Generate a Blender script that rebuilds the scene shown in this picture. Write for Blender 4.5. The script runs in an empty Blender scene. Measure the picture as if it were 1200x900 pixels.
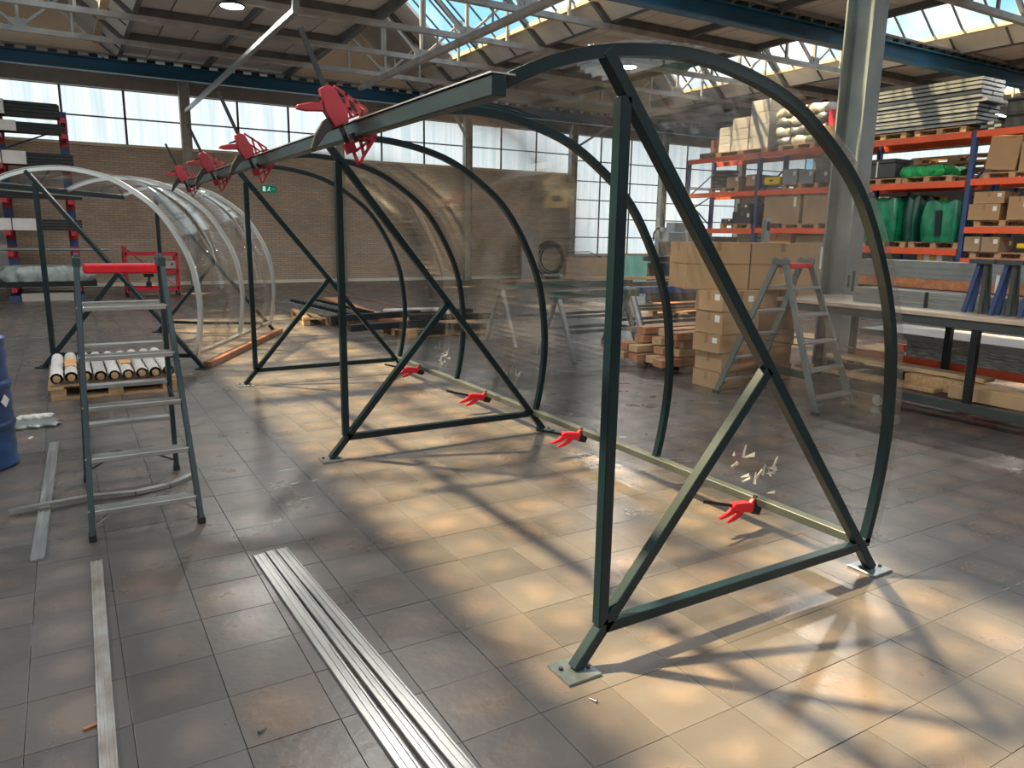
import bpy, math, random
from mathutils import Vector, Matrix
random.seed(7)
C = bpy.context.scene
COL = C.collection
V = Vector

# ---------------------------------------------------------------- camera
cam_d = bpy.data.cameras.new('camera'); cam = bpy.data.objects.new('camera', cam_d); COL.objects.link(cam)
YAW, PITCH, ROLL, FPX = 0.5394, -0.2016, 0.0164, 871.1
cy, sy, cp, sp = math.cos(YAW), math.sin(YAW), math.cos(PITCH), math.sin(PITCH)
_f = V((sy*cp, cy*cp, sp)); _r = V((cy, -sy, 0)); _u = _r.cross(_f)
_r2 = _r*math.cos(ROLL) + _u*math.sin(ROLL); _u2 = _u*math.cos(ROLL) - _r*math.sin(ROLL)
M = Matrix((_r2, _u2, -_f)).transposed().to_4x4(); M.translation = V((0, 0, 1.65))
cam.matrix_world = M
cam_d.sensor_width = 36; cam_d.lens = FPX/1200*36; cam_d.clip_end = 200; cam_d.clip_start = 0.05
C.camera = cam
# ---------------------------------------------------------------- world, sun, exposure
C.view_settings.view_transform = 'Standard'; C.view_settings.look = 'None'
C.view_settings.gamma = 1; C.view_settings.exposure = 0.85
w = bpy.data.worlds.new('sky'); C.world = w; w.use_nodes = True
nt = w.node_tree; nt.nodes.clear()
out = nt.nodes.new('ShaderNodeOutputWorld'); bg = nt.nodes.new('ShaderNodeBackground')
tc = nt.nodes.new('ShaderNodeTexCoord'); nz = nt.nodes.new('ShaderNodeTexNoise'); rp = nt.nodes.new('ShaderNodeValToRGB')
nz.inputs['Scale'].default_value = 5.0; nz.inputs['Detail'].default_value = 4
rp.color_ramp.elements[0].position = .46; rp.color_ramp.elements[0].color = (.17, .36, .50, 1)
rp.color_ramp.elements[1].position = .60; rp.color_ramp.elements[1].color = (.62, .63, .64, 1)
nt.links.new(tc.outputs['Generated'], nz.inputs['Vector']); nt.links.new(nz.outputs['Fac'], rp.inputs['Fac'])
nt.links.new(rp.outputs['Color'], bg.inputs['Color']); nt.links.new(bg.outputs[0], out.inputs[0])
bg.inputs['Strength'].default_value = 1.45
sd = bpy.data.lights.new('sun', 'SUN'); sun = bpy.data.objects.new('sun', sd); COL.objects.link(sun)
sd.energy = 13; sd.angle = math.radians(2.2); sd.color = (1.0, .76, .40)
sun.rotation_euler = V((.44, -.46, -1)).to_track_quat('-Z', 'Y').to_euler(); sun.location = (-3, 6, 12)

# ---------------------------------------------------------------- materials
def mat(name, col, rough=.5, metal=0., var=0., vscale=4., bump=0., bscale=40., rvar=0., stretch=None, col2=None, spec=None, coat=0.):
    m = bpy.data.materials.new(name); m.use_nodes = True
    n = m.node_tree.nodes; l = m.node_tree.links; b = n['Principled BSDF']
    b.inputs['Base Color'].default_value = (*col, 1); b.inputs['Roughness'].default_value = rough
    b.inputs['Metallic'].default_value = metal
    if spec is not None: b.inputs['Specular IOR Level'].default_value = spec
    if coat: b.inputs['Coat Weight'].default_value = coat; b.inputs['Coat Roughness'].default_value = .15
    t = n.new('ShaderNodeTexCoord'); mp = n.new('ShaderNodeMapping')
    if stretch: mp.inputs['Scale'].default_value = stretch
    l.new(t.outputs['Object'], mp.inputs['Vector'])
    if var or col2:
        z = n.new('ShaderNodeTexNoise'); z.inputs['Scale'].default_value = vscale; z.inputs['Detail'].default_value = 5
        r = n.new('ShaderNodeValToRGB'); r.color_ramp.elements[0].position = .3; r.color_ramp.elements[1].position = .7
        c2 = col2 or tuple(min(1, c*(1+var)) for c in col); c1 = col if col2 else tuple(c*(1-var) for c in col)
        r.color_ramp.elements[0].color = (*c1, 1); r.color_ramp.elements[1].color = (*c2, 1)
        l.new(mp.outputs[0], z.inputs['Vector']); l.new(z.outputs['Fac'], r.inputs['Fac']); l.new(r.outputs[0], b.inputs['Base Color'])
        if rvar:
            q = n.new('ShaderNodeMapRange'); q.inputs[3].default_value = rough-rvar; q.inputs[4].default_value = rough+rvar
            l.new(z.outputs['Fac'], q.inputs[0]); l.new(q.outputs[0], b.inputs['Roughness'])
    if bump:
        z = n.new('ShaderNodeTexNoise'); z.inputs['Scale'].default_value = bscale; z.inputs['Detail'].default_value = 4
        bp = n.new('ShaderNodeBump'); bp.inputs['Strength'].default_value = bump; bp.inputs['Distance'].default_value = .01
        l.new(mp.outputs[0], z.inputs['Vector']); l.new(z.outputs['Fac'], bp.inputs['Height']); l.new(bp.outputs[0], b.inputs['Normal'])
    return m
def emis(name, col, s):
    m = bpy.data.materials.new(name); m.use_nodes = True; n = m.node_tree.nodes; l = m.node_tree.links; n.clear()
    o = n.new('ShaderNodeOutputMaterial'); e = n.new('ShaderNodeEmission'); e.inputs[0].default_value = (*col, 1); e.inputs[1].default_value = s
    l.new(e.outputs[0], o.inputs[0]); return m, n, l, e
STEEL = mat('painted_dark_green_steel', (.004, .015, .020), .34, 0, var=.25, vscale=3, spec=.32)
STEEL_G = mat('grey_green_painted_rail', (.042, .053, .052), .45, 0, var=.2)
GALV = mat('zinc_plate', (.22, .26, .28), .3, .8, var=.2, vscale=20)
ALU = mat('milled_aluminium', (.58, .58, .56), .3, .9, var=.08, vscale=2)
ALU_STRIP = mat('worn_aluminium_strip', (.34, .35, .355), .34, .85, col2=(.52, .52, .50), vscale=2.5, stretch=(1, 9, 9), rvar=.08)
ALU_SMUDGE = mat('smudged_aluminium_strip', (.33, .25, .2), .45, .6, col2=(.55, .55, .53), vscale=4, stretch=(1.5, 3, 3), rvar=.1)
TREAD = mat('ribbed_aluminium_tread', (.46, .47, .47), .38, .8, var=.14, vscale=3, stretch=(1, 25, 25))
RED = mat('red_plastic', (.62, .012, .022), .35, 0, var=.12, vscale=8)
REDP = mat('red_painted_steel', (.42, .014, .03), .45, 0, var=.2)
REDDARK = mat('dark_red_plastic', (.26, .010, .025), .4, 0, var=.15, vscale=8)
BLACK = mat('black_rubber', (.012, .012, .013), .6, 0, var=.3)
BLKSTL = mat('black_steel_profile', (.010, .014, .018), .4, .2, var=.3)
LADG = mat('dark_grey_green_ladder_profile', (.028, .05, .058), .4, .2, var=.15)
LADG2 = mat('grey_ladder_profile', (.10, .125, .12), .45, .2, var=.15)
ORANGE = mat('orange_rack_beam', (.72, .10, .03), .5, 0, var=.12, vscale=2)
BLUE = mat('blue_rack_upright', (.03, .06, .17), .5, 0, var=.2)
BLUEB = mat('blue_painted_roof_beam', (.008, .085, .17), .5, 0, var=.25, vscale=1.2)
BLUEBAR = mat('blue_barrel_paint', (.018, .06, .17), .35, .1, var=.35, vscale=5, bump=.1)
WOOD = mat('pale_pine', (.42, .27, .14), .6, 0, var=.25, vscale=4, stretch=(1, 9, 9))
WOODR = mat('reddish_timber', (.36, .16, .08), .6, 0, var=.3, vscale=4, stretch=(1, 9, 9))
WOODB = mat('brown_stained_timber', (.20, .085, .05), .5, 0, var=.3, vscale=4)
WOODO = mat('orange_brown_timber_layer', (.42, .17, .075), .6, 0, var=.25, vscale=4, stretch=(1, 6, 6))
TABLEW = mat('worn_beech_table_top', (.50, .40, .31), .5, 0, var=.15, vscale=5, stretch=(8, 1, 1))
CARD = mat('brown_cardboard', (.38, .235, .12), .8, 0, var=.1, vscale=2, bump=.05)
CARD2 = mat('faded_cardboard', (.33, .23, .14), .8, 0, var=.12, vscale=2)
CARD3 = mat('orange_cardboard', (.62, .33, .13), .75, 0, var=.08, vscale=2)
TAPE = mat('brown_parcel_tape', (.27, .15, .07), .35)
PAPER = mat('white_paper_label', (.7, .7, .66), .7, var=.05)
FOAM = mat('white_wrapped_block', (.62, .60, .60), .5, 0, var=.1, vscale=6)
WRAP = mat('white_stretch_film_wrap', (.62, .60, .57), .3, 0, var=.18, vscale=9, bump=.4, bscale=25)
GREENB = mat('green_plastic_bag', (.006, .17, .085), .3, 0, var=.5, vscale=5, bump=.6, bscale=9)
GREEND = mat('dark_green_plastic_bag', (.004, .06, .04), .35, 0, var=.4, vscale=5, bump=.5, bscale=9)
GREENM = mat('bright_green_mesh_cloth', (.01, .30, .08), .6, 0, var=.4, vscale=14, bump=.6, bscale=20)
GREYP = mat('grey_aluminium_profile', (.24, .26, .26), .4, .5, var=.2, vscale=5)
GREYD = mat('dark_grey_plastic', (.045, .05, .055), .5, 0, var=.25)
GREYM = mat('machine_grey_paint', (.22, .26, .29), .5, 0, var=.2, vscale=4)
TARP = mat('grey_plastic_tarp', (.30, .35, .34), .35, 0, var=.3, vscale=6, bump=.6, bscale=6)
YELLOW = mat('yellow_plastic', (.75, .52, .02), .5)
MINT = mat('mint_painted_board', (.22, .62, .53), .6, 0, var=.05)
OSB = mat('tan_board', (.45, .31, .17), .7, 0, var=.12, vscale=5)
BOARDG = mat('pale_grey_board', (.36, .33, .30), .7, 0, var=.08)
STONE = mat('shiny_layered_film_wrap', (.16, .18, .18), .25, .2, col2=(.6, .62, .6), vscale=10, stretch=(1, 1, 8))
SHEETS = mat('stacked_grey_sheets', (.34, .35, .36), .4, .1, var=.12, vscale=3)
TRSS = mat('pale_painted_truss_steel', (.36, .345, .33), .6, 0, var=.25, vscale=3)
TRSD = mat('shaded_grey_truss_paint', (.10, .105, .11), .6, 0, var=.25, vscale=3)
CREAM = mat('cream_gable_panel', (.82, .69, .54), .8, 0, var=.1, vscale=1.5)
CEILP = mat('grey_beige_ceiling_panel', (.56, .55, .54), .85, 0, var=.14, vscale=1.3)
LEDGE = mat('cream_ledge_paint', (.62, .52, .38), .7, 0, var=.08)
FASC = mat('brown_fascia_board', (.24, .21, .19), .7, 0, var=.1)
COLM = mat('wall_column_paint', (.40, .38, .33), .6, 0, var=.2, vscale=6)
COLG = mat('grey_steel_column_paint', (.19, .22, .225), .5, .1, var=.25, vscale=2)
WHITEP = mat('white_skirting_paint', (.75, .72, .62), .6)
WALLP = mat('plain_hall_wall', (.12, .10, .085), .8, 0, var=.1)
GROUT = mat('dark_tile_joint', (.035, .032, .03), .8, 0, var=.2, vscale=8)
EXITG = emis('green_exit_sign_face', (.01, .16, .09), .4)[0]
EXITW = emis('white_exit_symbol', (.7, .9, .8), .4)[0]
LAMP = emis('high_bay_lamp_glow', (1, .97, .9), 14)[0]
TUBE = emis('strip_lamp_glow', (1, .98, .95), 4)[0]
# brick
BRICK = bpy.data.materials.new('brown_brickwork'); BRICK.use_nodes = True
n = BRICK.node_tree.nodes; l = BRICK.node_tree.links; b = n['Principled BSDF']; b.inputs['Roughness'].default_value = .85
t = n.new('ShaderNodeTexCoord'); sx = n.new('ShaderNodeSeparateXYZ'); cx = n.new('ShaderNodeCombineXYZ'); br = n.new('ShaderNodeTexBrick')
l.new(t.outputs['Object'], sx.inputs[0]); l.new(sx.outputs[0], cx.inputs[0]); l.new(sx.outputs[2], cx.inputs[1]); l.new(cx.outputs[0], br.inputs['Vector'])
br.inputs['Scale'].default_value = 1; br.inputs['Brick Width'].default_value = .23; br.inputs['Row Height'].default_value = .066
br.inputs['Mortar Size'].default_value = .008; br.inputs['Color1'].default_value = (.31, .205, .13, 1); br.inputs['Color2'].default_value = (.25, .17, .115, 1)
br.inputs['Mortar'].default_value = (.15, .13, .11, 1)
zz = n.new('ShaderNodeTexNoise'); zz.inputs['Scale'].default_value = .7; l.new(cx.outputs[0], zz.inputs['Vector'])
mx = n.new('ShaderNodeMixRGB'); mx.blend_type = 'MULTIPLY'; mx.inputs[0].default_value = .5
l.new(br.outputs['Color'], mx.inputs[1]); l.new(zz.outputs['Fac'], mx.inputs[2])
gm = n.new('ShaderNodeMixRGB'); gm.blend_type = 'MULTIPLY'; gm.inputs[0].default_value = 1; gm.inputs[2].default_value = (2.5, 2.8, 3.1, 1)
l.new(mx.outputs[0], gm.inputs[1]); l.new(gm.outputs[0], b.inputs['Base Color'])
bp = n.new('ShaderNodeBump'); bp.inputs['Strength'].default_value = .4; bp.inputs['Distance'].default_value = .01; l.new(br.outputs['Fac'], bp.inputs['Height']); bp.invert = True; l.new(bp.outputs[0], b.inputs['Normal'])
# floor tile: tone per 0.31 m cell, worn lighter centres, scratches
TILE = bpy.data.materials.new('worn_clay_floor_tile'); TILE.use_nodes = True
n = TILE.node_tree.nodes; l = TILE.node_tree.links; b = n['Principled BSDF']; b.inputs['Specular IOR Level'].default_value = .7; b.inputs['Coat Weight'].default_value = .15; b.inputs['Coat Roughness'].default_value = .22
g = n.new('ShaderNodeNewGeometry'); sub = n.new('ShaderNodeVectorMath'); sub.operation = 'SUBTRACT'; sub.inputs[1].default_value = (.06, .0575, -1)
dv = n.new('ShaderNodeVectorMath'); dv.operation = 'DIVIDE'; dv.inputs[1].default_value = (.309, .3125, 5)
fl = n.new('ShaderNodeVectorMath'); fl.operation = 'FLOOR'; wn = n.new('ShaderNodeTexWhiteNoise')
l.new(g.outputs['Position'], sub.inputs[0]); l.new(sub.outputs[0], dv.inputs[0]); l.new(dv.outputs[0], fl.inputs[0]); l.new(fl.outputs[0], wn.inputs['Vector'])
cr = n.new('ShaderNodeValToRGB'); e = cr.color_ramp.elements
e[0].position = 0; e[0].color = (.098, .088, .080, 1); e[1].position = 1; e[1].color = (.150, .122, .102, 1)
k = e.new(.35); k.color = (.125, .108, .098, 1); k = e.new(.7); k.color = (.135, .122, .115, 1)
l.new(wn.outputs['Value'], cr.inputs['Fac'])
fr = n.new('ShaderNodeVectorMath'); fr.operation = 'FRACTION'; l.new(dv.outputs[0], fr.inputs[0])
s2 = n.new('ShaderNodeVectorMath'); s2.operation = 'SUBTRACT'; s2.inputs[1].default_value = (.5, .5, 0); l.new(fr.outputs[0], s2.inputs[0])
m0 = n.new('ShaderNodeVectorMath'); m0.operation = 'MULTIPLY'; m0.inputs[1].default_value = (1, 1, 0); l.new(s2.outputs[0], m0.inputs[0])
ln = n.new('ShaderNodeVectorMath'); ln.operation = 'LENGTH'; l.new(m0.outputs[0], ln.inputs[0])
zn = n.new('ShaderNodeTexNoise'); zn.inputs['Scale'].default_value = 3.2; zn.inputs['Detail'].default_value = 7; l.new(g.outputs['Position'], zn.inputs['Vector'])
zb = n.new('ShaderNodeTexNoise'); zb.inputs['Scale'].default_value = .45; zb.inputs['Detail'].default_value = 3; l.new(g.outputs['Position'], zb.inputs['Vector'])
ad = n.new('ShaderNodeMath'); ad.operation = 'MULTIPLY_ADD'; ad.inputs[1].default_value = 1.25; l.new(zn.outputs['Fac'], ad.inputs[0]); l.new(ln.outputs['Value'], ad.inputs[2])
c3 = n.new('ShaderNodeValToRGB'); c3.color_ramp.elements[0].position = .68; c3.color_ramp.elements[0].color = (1.12, 1.02, .94, 1)
c3.color_ramp.elements[1].position = 1.2; c3.color_ramp.elements[1].color = (.70, .72, .75, 1); l.new(ad.outputs[0], c3.inputs['Fac'])
mm = n.new('ShaderNodeMixRGB'); mm.blend_type = 'MULTIPLY'; mm.inputs[0].default_value = 1; l.new(cr.outputs[0], mm.inputs[1]); l.new(c3.outputs[0], mm.inputs[2])
c4 = n.new('ShaderNodeValToRGB'); c4.color_ramp.elements[0].position = .35; c4.color_ramp.elements[0].color = (.78, .78, .8, 1)
c4.color_ramp.elements[1].position = .62; c4.color_ramp.elements[1].color = (1.1, 1.05, 1, 1); l.new(zb.outputs['Fac'], c4.inputs['Fac'])
m2 = n.new('ShaderNodeMixRGB'); m2.blend_type = 'MULTIPLY'; m2.inputs[0].default_value = 1; l.new(mm.outputs[0], m2.inputs[1]); l.new(c4.outputs[0], m2.inputs[2])
l.new(m2.outputs[0], b.inputs['Base Color'])
mr = n.new('ShaderNodeMapRange'); mr.inputs[1].default_value = .3; mr.inputs[2].default_value = .7; mr.inputs[3].default_value = .22; mr.inputs[4].default_value = .46
l.new(zn.outputs['Fac'], mr.inputs[0]); l.new(mr.outputs[0], b.inputs['Roughness'])
zc = n.new('ShaderNodeTexNoise'); zc.inputs['Scale'].default_value = 22; zc.inputs['Detail'].default_value = 6; l.new(g.outputs['Position'], zc.inputs['Vector'])
bp = n.new('ShaderNodeBump'); bp.inputs['Strength'].default_value = .35; bp.inputs['Distance'].default_value = .006; l.new(zc.outputs['Fac'], bp.inputs['Height']); l.new(bp.outputs[0], b.inputs['Normal'])
# frosted lit pane
PANE, n, l, e = emis('backlit_frosted_pane', (1, 1, 1), 0.62)
t = n.new('ShaderNodeTexCoord'); mp = n.new('ShaderNodeMapping'); mp.inputs['Scale'].default_value = (9, 9, .35)
z = n.new('ShaderNodeTexNoise'); z.inputs['Scale'].default_value = 1; z.inputs['Detail'].default_value = 4
r = n.new('ShaderNodeValToRGB'); r.color_ramp.elements[0].position = .3; r.color_ramp.elements[0].color = (.66, .80, .84, 1)
r.color_ramp.elements[1].position = .62; r.color_ramp.elements[1].color = (.92, .99, 1, 1)
l.new(t.outputs['Object'], mp.inputs[0]); l.new(mp.outputs[0], z.inputs[0]); l.new(z.outputs['Fac'], r.inputs[0]); l.new(r.outputs[0], e.inputs[0])
def clear(name, tint, rough, refl):
    m = bpy.data.materials.new(name); m.use_nodes = True; n = m.node_tree.nodes; l = m.node_tree.links; n.clear()
    o = n.new('ShaderNodeOutputMaterial'); tr = n.new('ShaderNodeBsdfTransparent'); tr.inputs[0].default_value = (*tint, 1)
    gl = n.new('ShaderNodeBsdfGlossy'); gl.inputs['Roughness'].default_value = rough; mxs = n.new('ShaderNodeMixShader')
    lw = n.new('ShaderNodeLayerWeight'); lw.inputs[0].default_value = .5; pw = n.new('ShaderNodeMath'); pw.operation = 'POWER'; pw.inputs[1].default_value = 4.5
    ma = n.new('ShaderNodeMath'); ma.operation = 'MULTIPLY_ADD'; ma.inputs[1].default_value = refl[1]; ma.inputs[2].default_value = refl[0]
    l.new(lw.outputs['Facing'], pw.inputs[0]); l.new(pw.outputs[0], ma.inputs[0]); l.new(ma.outputs[0], mxs.inputs[0])
    l.new(tr.outputs[0], mxs.inputs[1]); l.new(gl.outputs[0], mxs.inputs[2]); l.new(mxs.outputs[0], o.inputs[0])
    return m, n, l, gl
CLEAR, n, l, gl = clear('clear_bent_plastic_sheet', (.985, .988, .988), .04, (.04, .62))
t = n.new('ShaderNodeTexCoord'); z = n.new('ShaderNodeTexNoise'); z.inputs['Scale'].default_value = 1.6; z.inputs['Detail'].default_value = 2
bp = n.new('ShaderNodeBump'); bp.inputs['Strength'].default_value = .25; bp.inputs['Distance'].default_value = .02
l.new(t.outputs['Object'], z.inputs[0]); l.new(z.outputs['Fac'], bp.inputs['Height']); l.new(bp.outputs[0], gl.inputs['Normal'])
SKYG = clear('skylight_glass', (.975, .985, .985), .05, (.015, .15))[0]
FILM = clear('crinkled_clear_film', (.8, .8, .8), .12, (.2, .6))[0]

# ---------------------------------------------------------------- geometry helpers
class MB:
    def __init__(s): s.v = []; s.f = []; s.sm = []
    def add(s, vs, fs, smooth=False):
        o = len(s.v); s.v += [tuple(p) for p in vs]; s.f += [tuple(i+o for i in f) for f in fs]; s.sm += [smooth]*len(fs); return s
    def box(s, c, d, R=None):
        x, y, z = d[0]/2, d[1]/2, d[2]/2; c = V(c)
        vs = [V((a*x, b*y, e*z)) for a in (-1, 1) for b in (-1, 1) for e in (-1, 1)]
        if R is not None: vs = [R @ p for p in vs]
        return s.add([p+c for p in vs], [(0, 1, 3, 2), (4, 6, 7, 5), (0, 4, 5, 1), (2, 3, 7, 6), (0, 2, 6, 4), (1, 5, 7, 3)])
    def b2(s, a, b): return s.box([(a[i]+b[i])/2 for i in range(3)], [abs(b[i]-a[i]) for i in range(3)])
    def bar(s, p0, p1, w, h, up=(0, 0, 1)):
        p0, p1 = V(p0), V(p1); d = (p1-p0).normalized(); up = V(up)
        if abs(d.dot(up)) > .98: up = V((0, 1, 0))
        a = d.cross(up).normalized(); u = a.cross(d).normalized()
        vs = [p + a*i*w/2 + u*j*h/2 for p in (p0, p1) for i, j in ((-1, -1), (1, -1), (1, 1), (-1, 1))]
        return s.add(vs, [(0, 1, 2, 3), (7, 6, 5, 4), (0, 4, 5, 1), (1, 5, 6, 2), (2, 6, 7, 3), (3, 7, 4, 0)])
    def cyl(s, p0, p1, r, n=12, r1=None, caps=True):
        p0, p1 = V(p0), V(p1); d = (p1-p0).normalized(); up = V((0, 0, 1)) if abs(d.z) < .9 else V((1, 0, 0))
        a = d.cross(up).normalized(); u = a.cross(d); r1 = r if r1 is None else r1
        vs = [p + (a*math.cos(t)+u*math.sin(t))*q for p, q in ((p0, r), (p1, r1)) for t in [2*math.pi*i/n for i in range(n)]]
        s.add(vs, [(i, i+n, (i+1) % n+n, (i+1) % n) for i in range(n)], True)
        if caps: s.add(vs, [tuple(range(n)), tuple(range(2*n-1, n-1, -1))])
        return s
    def tube(s, pts, r, n=8, closed=False):
        pts = [V(p) for p in pts]; N = len(pts); vs = []; prev = None
        for i, p in enumerate(pts):
            q0 = pts[(i-1) % N] if (closed or i) else p; q1 = pts[(i+1) % N] if (closed or i < N-1) else p
            d = (q1-q0).normalized()
            if prev is None:
                up = V((0, 0, 1)) if abs(d.z) < .9 else V((1, 0, 0)); a = d.cross(up).normalized()
            else: a = (prev - d*prev.dot(d)).normalized()
            prev = a; u = a.cross(d)
            vs += [p + (a*math.cos(2*math.pi*k/n)+u*math.sin(2*math.pi*k/n))*r for k in range(n)]
        fs = [(i*n+k, i*n+(k+1) % n, ((i+1) % N)*n+(k+1) % n, ((i+1) % N)*n+k) for i in range(N if closed else N-1) for k in range(n)]
        s.add(vs, fs, True)
        if not closed: s.add(vs, [tuple(range(n-1, -1, -1)), tuple(range((N-1)*n, N*n))])
        return s
    def prism(s, poly, fn):                      # poly (a, b) extruded: fn(a, b, k) -> point for k = 0, 1
        n = len(poly); vs = [fn(a, b, 0) for a, b in poly] + [fn(a, b, 1) for a, b in poly]
        return s.add(vs, [tuple(range(n-1, -1, -1)), tuple(range(n, 2*n))] + [(i, (i+1) % n, (i+1) % n+n, i+n) for i in range(n)])
    def lathe(s, prof, c=(0, 0, 0), n=32):
        c = V(c); vs = [c + V((r*math.cos(2*math.pi*k/n), r*math.sin(2*math.pi*k/n), z)) for r, z in prof for k in range(n)]
        return s.add(vs, [(i*n+k, i*n+(k+1) % n, (i+1)*n+(k+1) % n, (i+1)*n+k) for i in range(len(prof)-1) for k in range(n)], True)
    def mesh(s, name):
        me = bpy.data.meshes.new(name); me.from_pydata(s.v, [], s.f); me.polygons.foreach_set('use_smooth', s.sm); me.validate(); me.update(); return me
    def build(s, name, m, parent=None, bev=0, loc=None):
        me = s.mesh(name); me.materials.append(m); return link(name, me, parent, bev, loc)
def link(name, me, parent=None, bev=0, loc=None):
    o = bpy.data.objects.new(name, me); COL.objects.link(o)
    if parent: o.parent = parent
    if loc: o.location = loc
    if bev:
        md = o.modifiers.new('bevel', 'BEVEL'); md.width = bev; md.segments = 1; md.limit_method = 'ANGLE'
    return o
def tag(o, label=None, cat=None, group=None, kind=None):
    if label: o['label'] = label
    if cat: o['category'] = cat
    if group: o['group'] = group
    if kind: o['kind'] = kind
    return o
def thing(name, label, cat, loc=(0, 0, 0), rz=0., group=None):
    o = bpy.data.objects.new(name, None); COL.objects.link(o); o.empty_display_size = .1
    o.location = loc; o.rotation_euler = (0, 0, rz); return tag(o, label, cat, group)
def struct(name, loc=(0, 0, 0)):
    o = bpy.data.objects.new(name, None); COL.objects.link(o); o.location = loc; o['kind'] = 'structure'; return o
def copy_tree(o, parent=None):
    c = o.copy(); COL.objects.link(c)
    if parent: c.parent = parent
    for ch in list(o.children): copy_tree(ch, c)
    return c
def again(o, label, loc, rz=0., group=None, scale=None):
    c = copy_tree(o); c.location = loc; c.rotation_euler = (0, 0, rz); c['label'] = label
    if group: c['group'] = group
    if scale: c.scale = scale
    return c
def wavy(w, d, h, seed, nx=14, ny=10, nz=8, amp=.06, top=None):
    """soft lumpy block with folded sides, base at z=0"""
    rnd = random.Random(seed); ph = [rnd.uniform(0, 6.3) for _ in range(6)]; m = MB(); n = 2*(nx+ny); ring = []
    for i in range(nx): ring.append((-w/2+w*i/nx, -d/2, 0))
    for i in range(ny): ring.append((w/2, -d/2+d*i/ny, 0))
    for i in range(nx): ring.append((w/2-w*i/nx, d/2, 0))
    for i in range(ny): ring.append((-w/2, d/2-d*i/ny, 0))
    vs = []
    for k in range(nz+1):
        t = k/nz; bul = 1+.10*math.sin(math.pi*t)-.05*t
        for j, p in enumerate(ring):
            f = 1+amp*(math.sin(j*1.3+ph[0]+t*2)+.6*math.sin(j*2.9+ph[1]-t*3))
            vs.append(V((p[0]*bul*f, p[1]*bul*f, t*h*(1+.05*math.sin(j*.8+ph[2])))))
    m.add(vs, [(k*n+j, k*n+(j+1) % n, (k+1)*n+(j+1) % n, (k+1)*n+j) for k in range(nz) for j in range(n)], True)
    c0 = [v*1 for v in vs[-n:]]; cc = V((0, 0, h*1.08))
    m.add(c0+[cc], [(j, (j+1) % n, n) for j in range(n)], True); m.add(vs[:n], [tuple(range(n-1, -1, -1))])
    return m

# ================================================================ THE SETTING
# floor: base slab, the nearest 300 tiles one by one, the rest joined
fb = MB().b2((-12, -8, -.2), (30, 23.3, -.012)); floor = fb.build('floor', GROUT); floor['kind'] = 'structure'
TX, TY, X0, Y0, HB = .309, .3125, .06, .0575, .0042
def tile_mb(ix, iy, mb, origin=None, cheap=False):
    rnd = random.Random(ix*7919+iy*104729); cxx = X0+(ix+.5)*TX; cyy = Y0+(iy+.5)*TY
    ox, oy = (cxx, cyy) if origin else (0, 0); zt = -rnd.uniform(0, .0012)
    a, bb = TX/2-.0012, TY/2-.0012; c = .0012; vs = []
    for q, z in ((0, -.011), (0, zt-.0005), (c, zt)):
        for i, j in ((-1, -1), (1, -1), (1, 1), (-1, 1)): vs.append((cxx-ox+i*(a-q), cyy-oy+j*(bb-q), z))
    mb.add(vs, [(8, 9, 10, 11)]+[(k*4+i, k*4+(i+1) % 4, (k+1)*4+(i+1) % 4, (k+1)*4+i) for k in ((1,) if cheap else (0, 1)) for i in range(4)])
def proj(p):
    d = V(p)-V((0, 0, 1.65)); z = d.dot(_f)
    return (600+FPX*d.dot(_r2)/z, 450-FPX*d.dot(_u2)/z, z) if z > .1 else (-9999, -9999, z)
cells = [(ix, iy) for ix in range(-24, 66) for iy in range(-10, 75)]
inv = []
for ix, iy in cells:
    cxx = X0+(ix+.5)*TX; cyy = Y0+(iy+.5)*TY; px, py, z = proj((cxx, cyy, 0))
    if -40 < px < 1240 and 0 < py < 950: inv.append((math.hypot(cxx, cyy), ix, iy))
inv.sort(); near = {(ix, iy) for _, ix, iy in inv[:300]}
vari = []
for q in range(8):
    mb = MB(); tile_mb(q*3, q*5, mb, True); me = mb.mesh('tile'); me.materials.append(TILE); vari.append(me)
for ix, iy in sorted(near):
    o = link('tile', vari[(ix*3+iy*5) % 8], floor, loc=(X0+(ix+.5)*TX, Y0+(iy+.5)*TY, 0))
mb = MB()
for ix, iy in cells:
    if (ix, iy) not in near: tile_mb(ix, iy, mb, cheap=math.hypot(ix-5, iy-5) > 40)
tag(mb.build('tile_field', TILE, floor), kind='stuff')

# back wall
YB = 23.2; WC = [-5.5, -1.18, 3.2, 7.5, 11.9, 16.2, 20.55, 24.9, 29.2]
wb = MB().b2((-12, YB, 0), (16.2, YB+.3, 3.72)).b2((16.2, YB, 0), (24.9, YB+.3, .82)).b2((24.9, YB, 0), (30, YB+.3, 3.72)).b2((-12, YB, 5.17), (30, YB+.3, 6))
wall = wb.build('wall_back', BRICK); wall['kind'] = 'structure'
fa = MB().b2((-12, YB-.1, 5.17), (30, YB, 5.72)).build('trim_1', FASC); fa['kind'] = 'structure'
s_ = MB().b2((-12, YB-.08, 3.7), (16.2, YB, 3.78)).b2((16.2, YB-.08, .80), (24.9, YB, .87)).build('trim_2', LEDGE); s_['kind'] = 'structure'
s_ = MB().b2((-12, YB-.03, .02), (16.2, YB, .12)).build('baseboard_back', WHITEP); s_['kind'] = 'structure'
wn_ = 0
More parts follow.
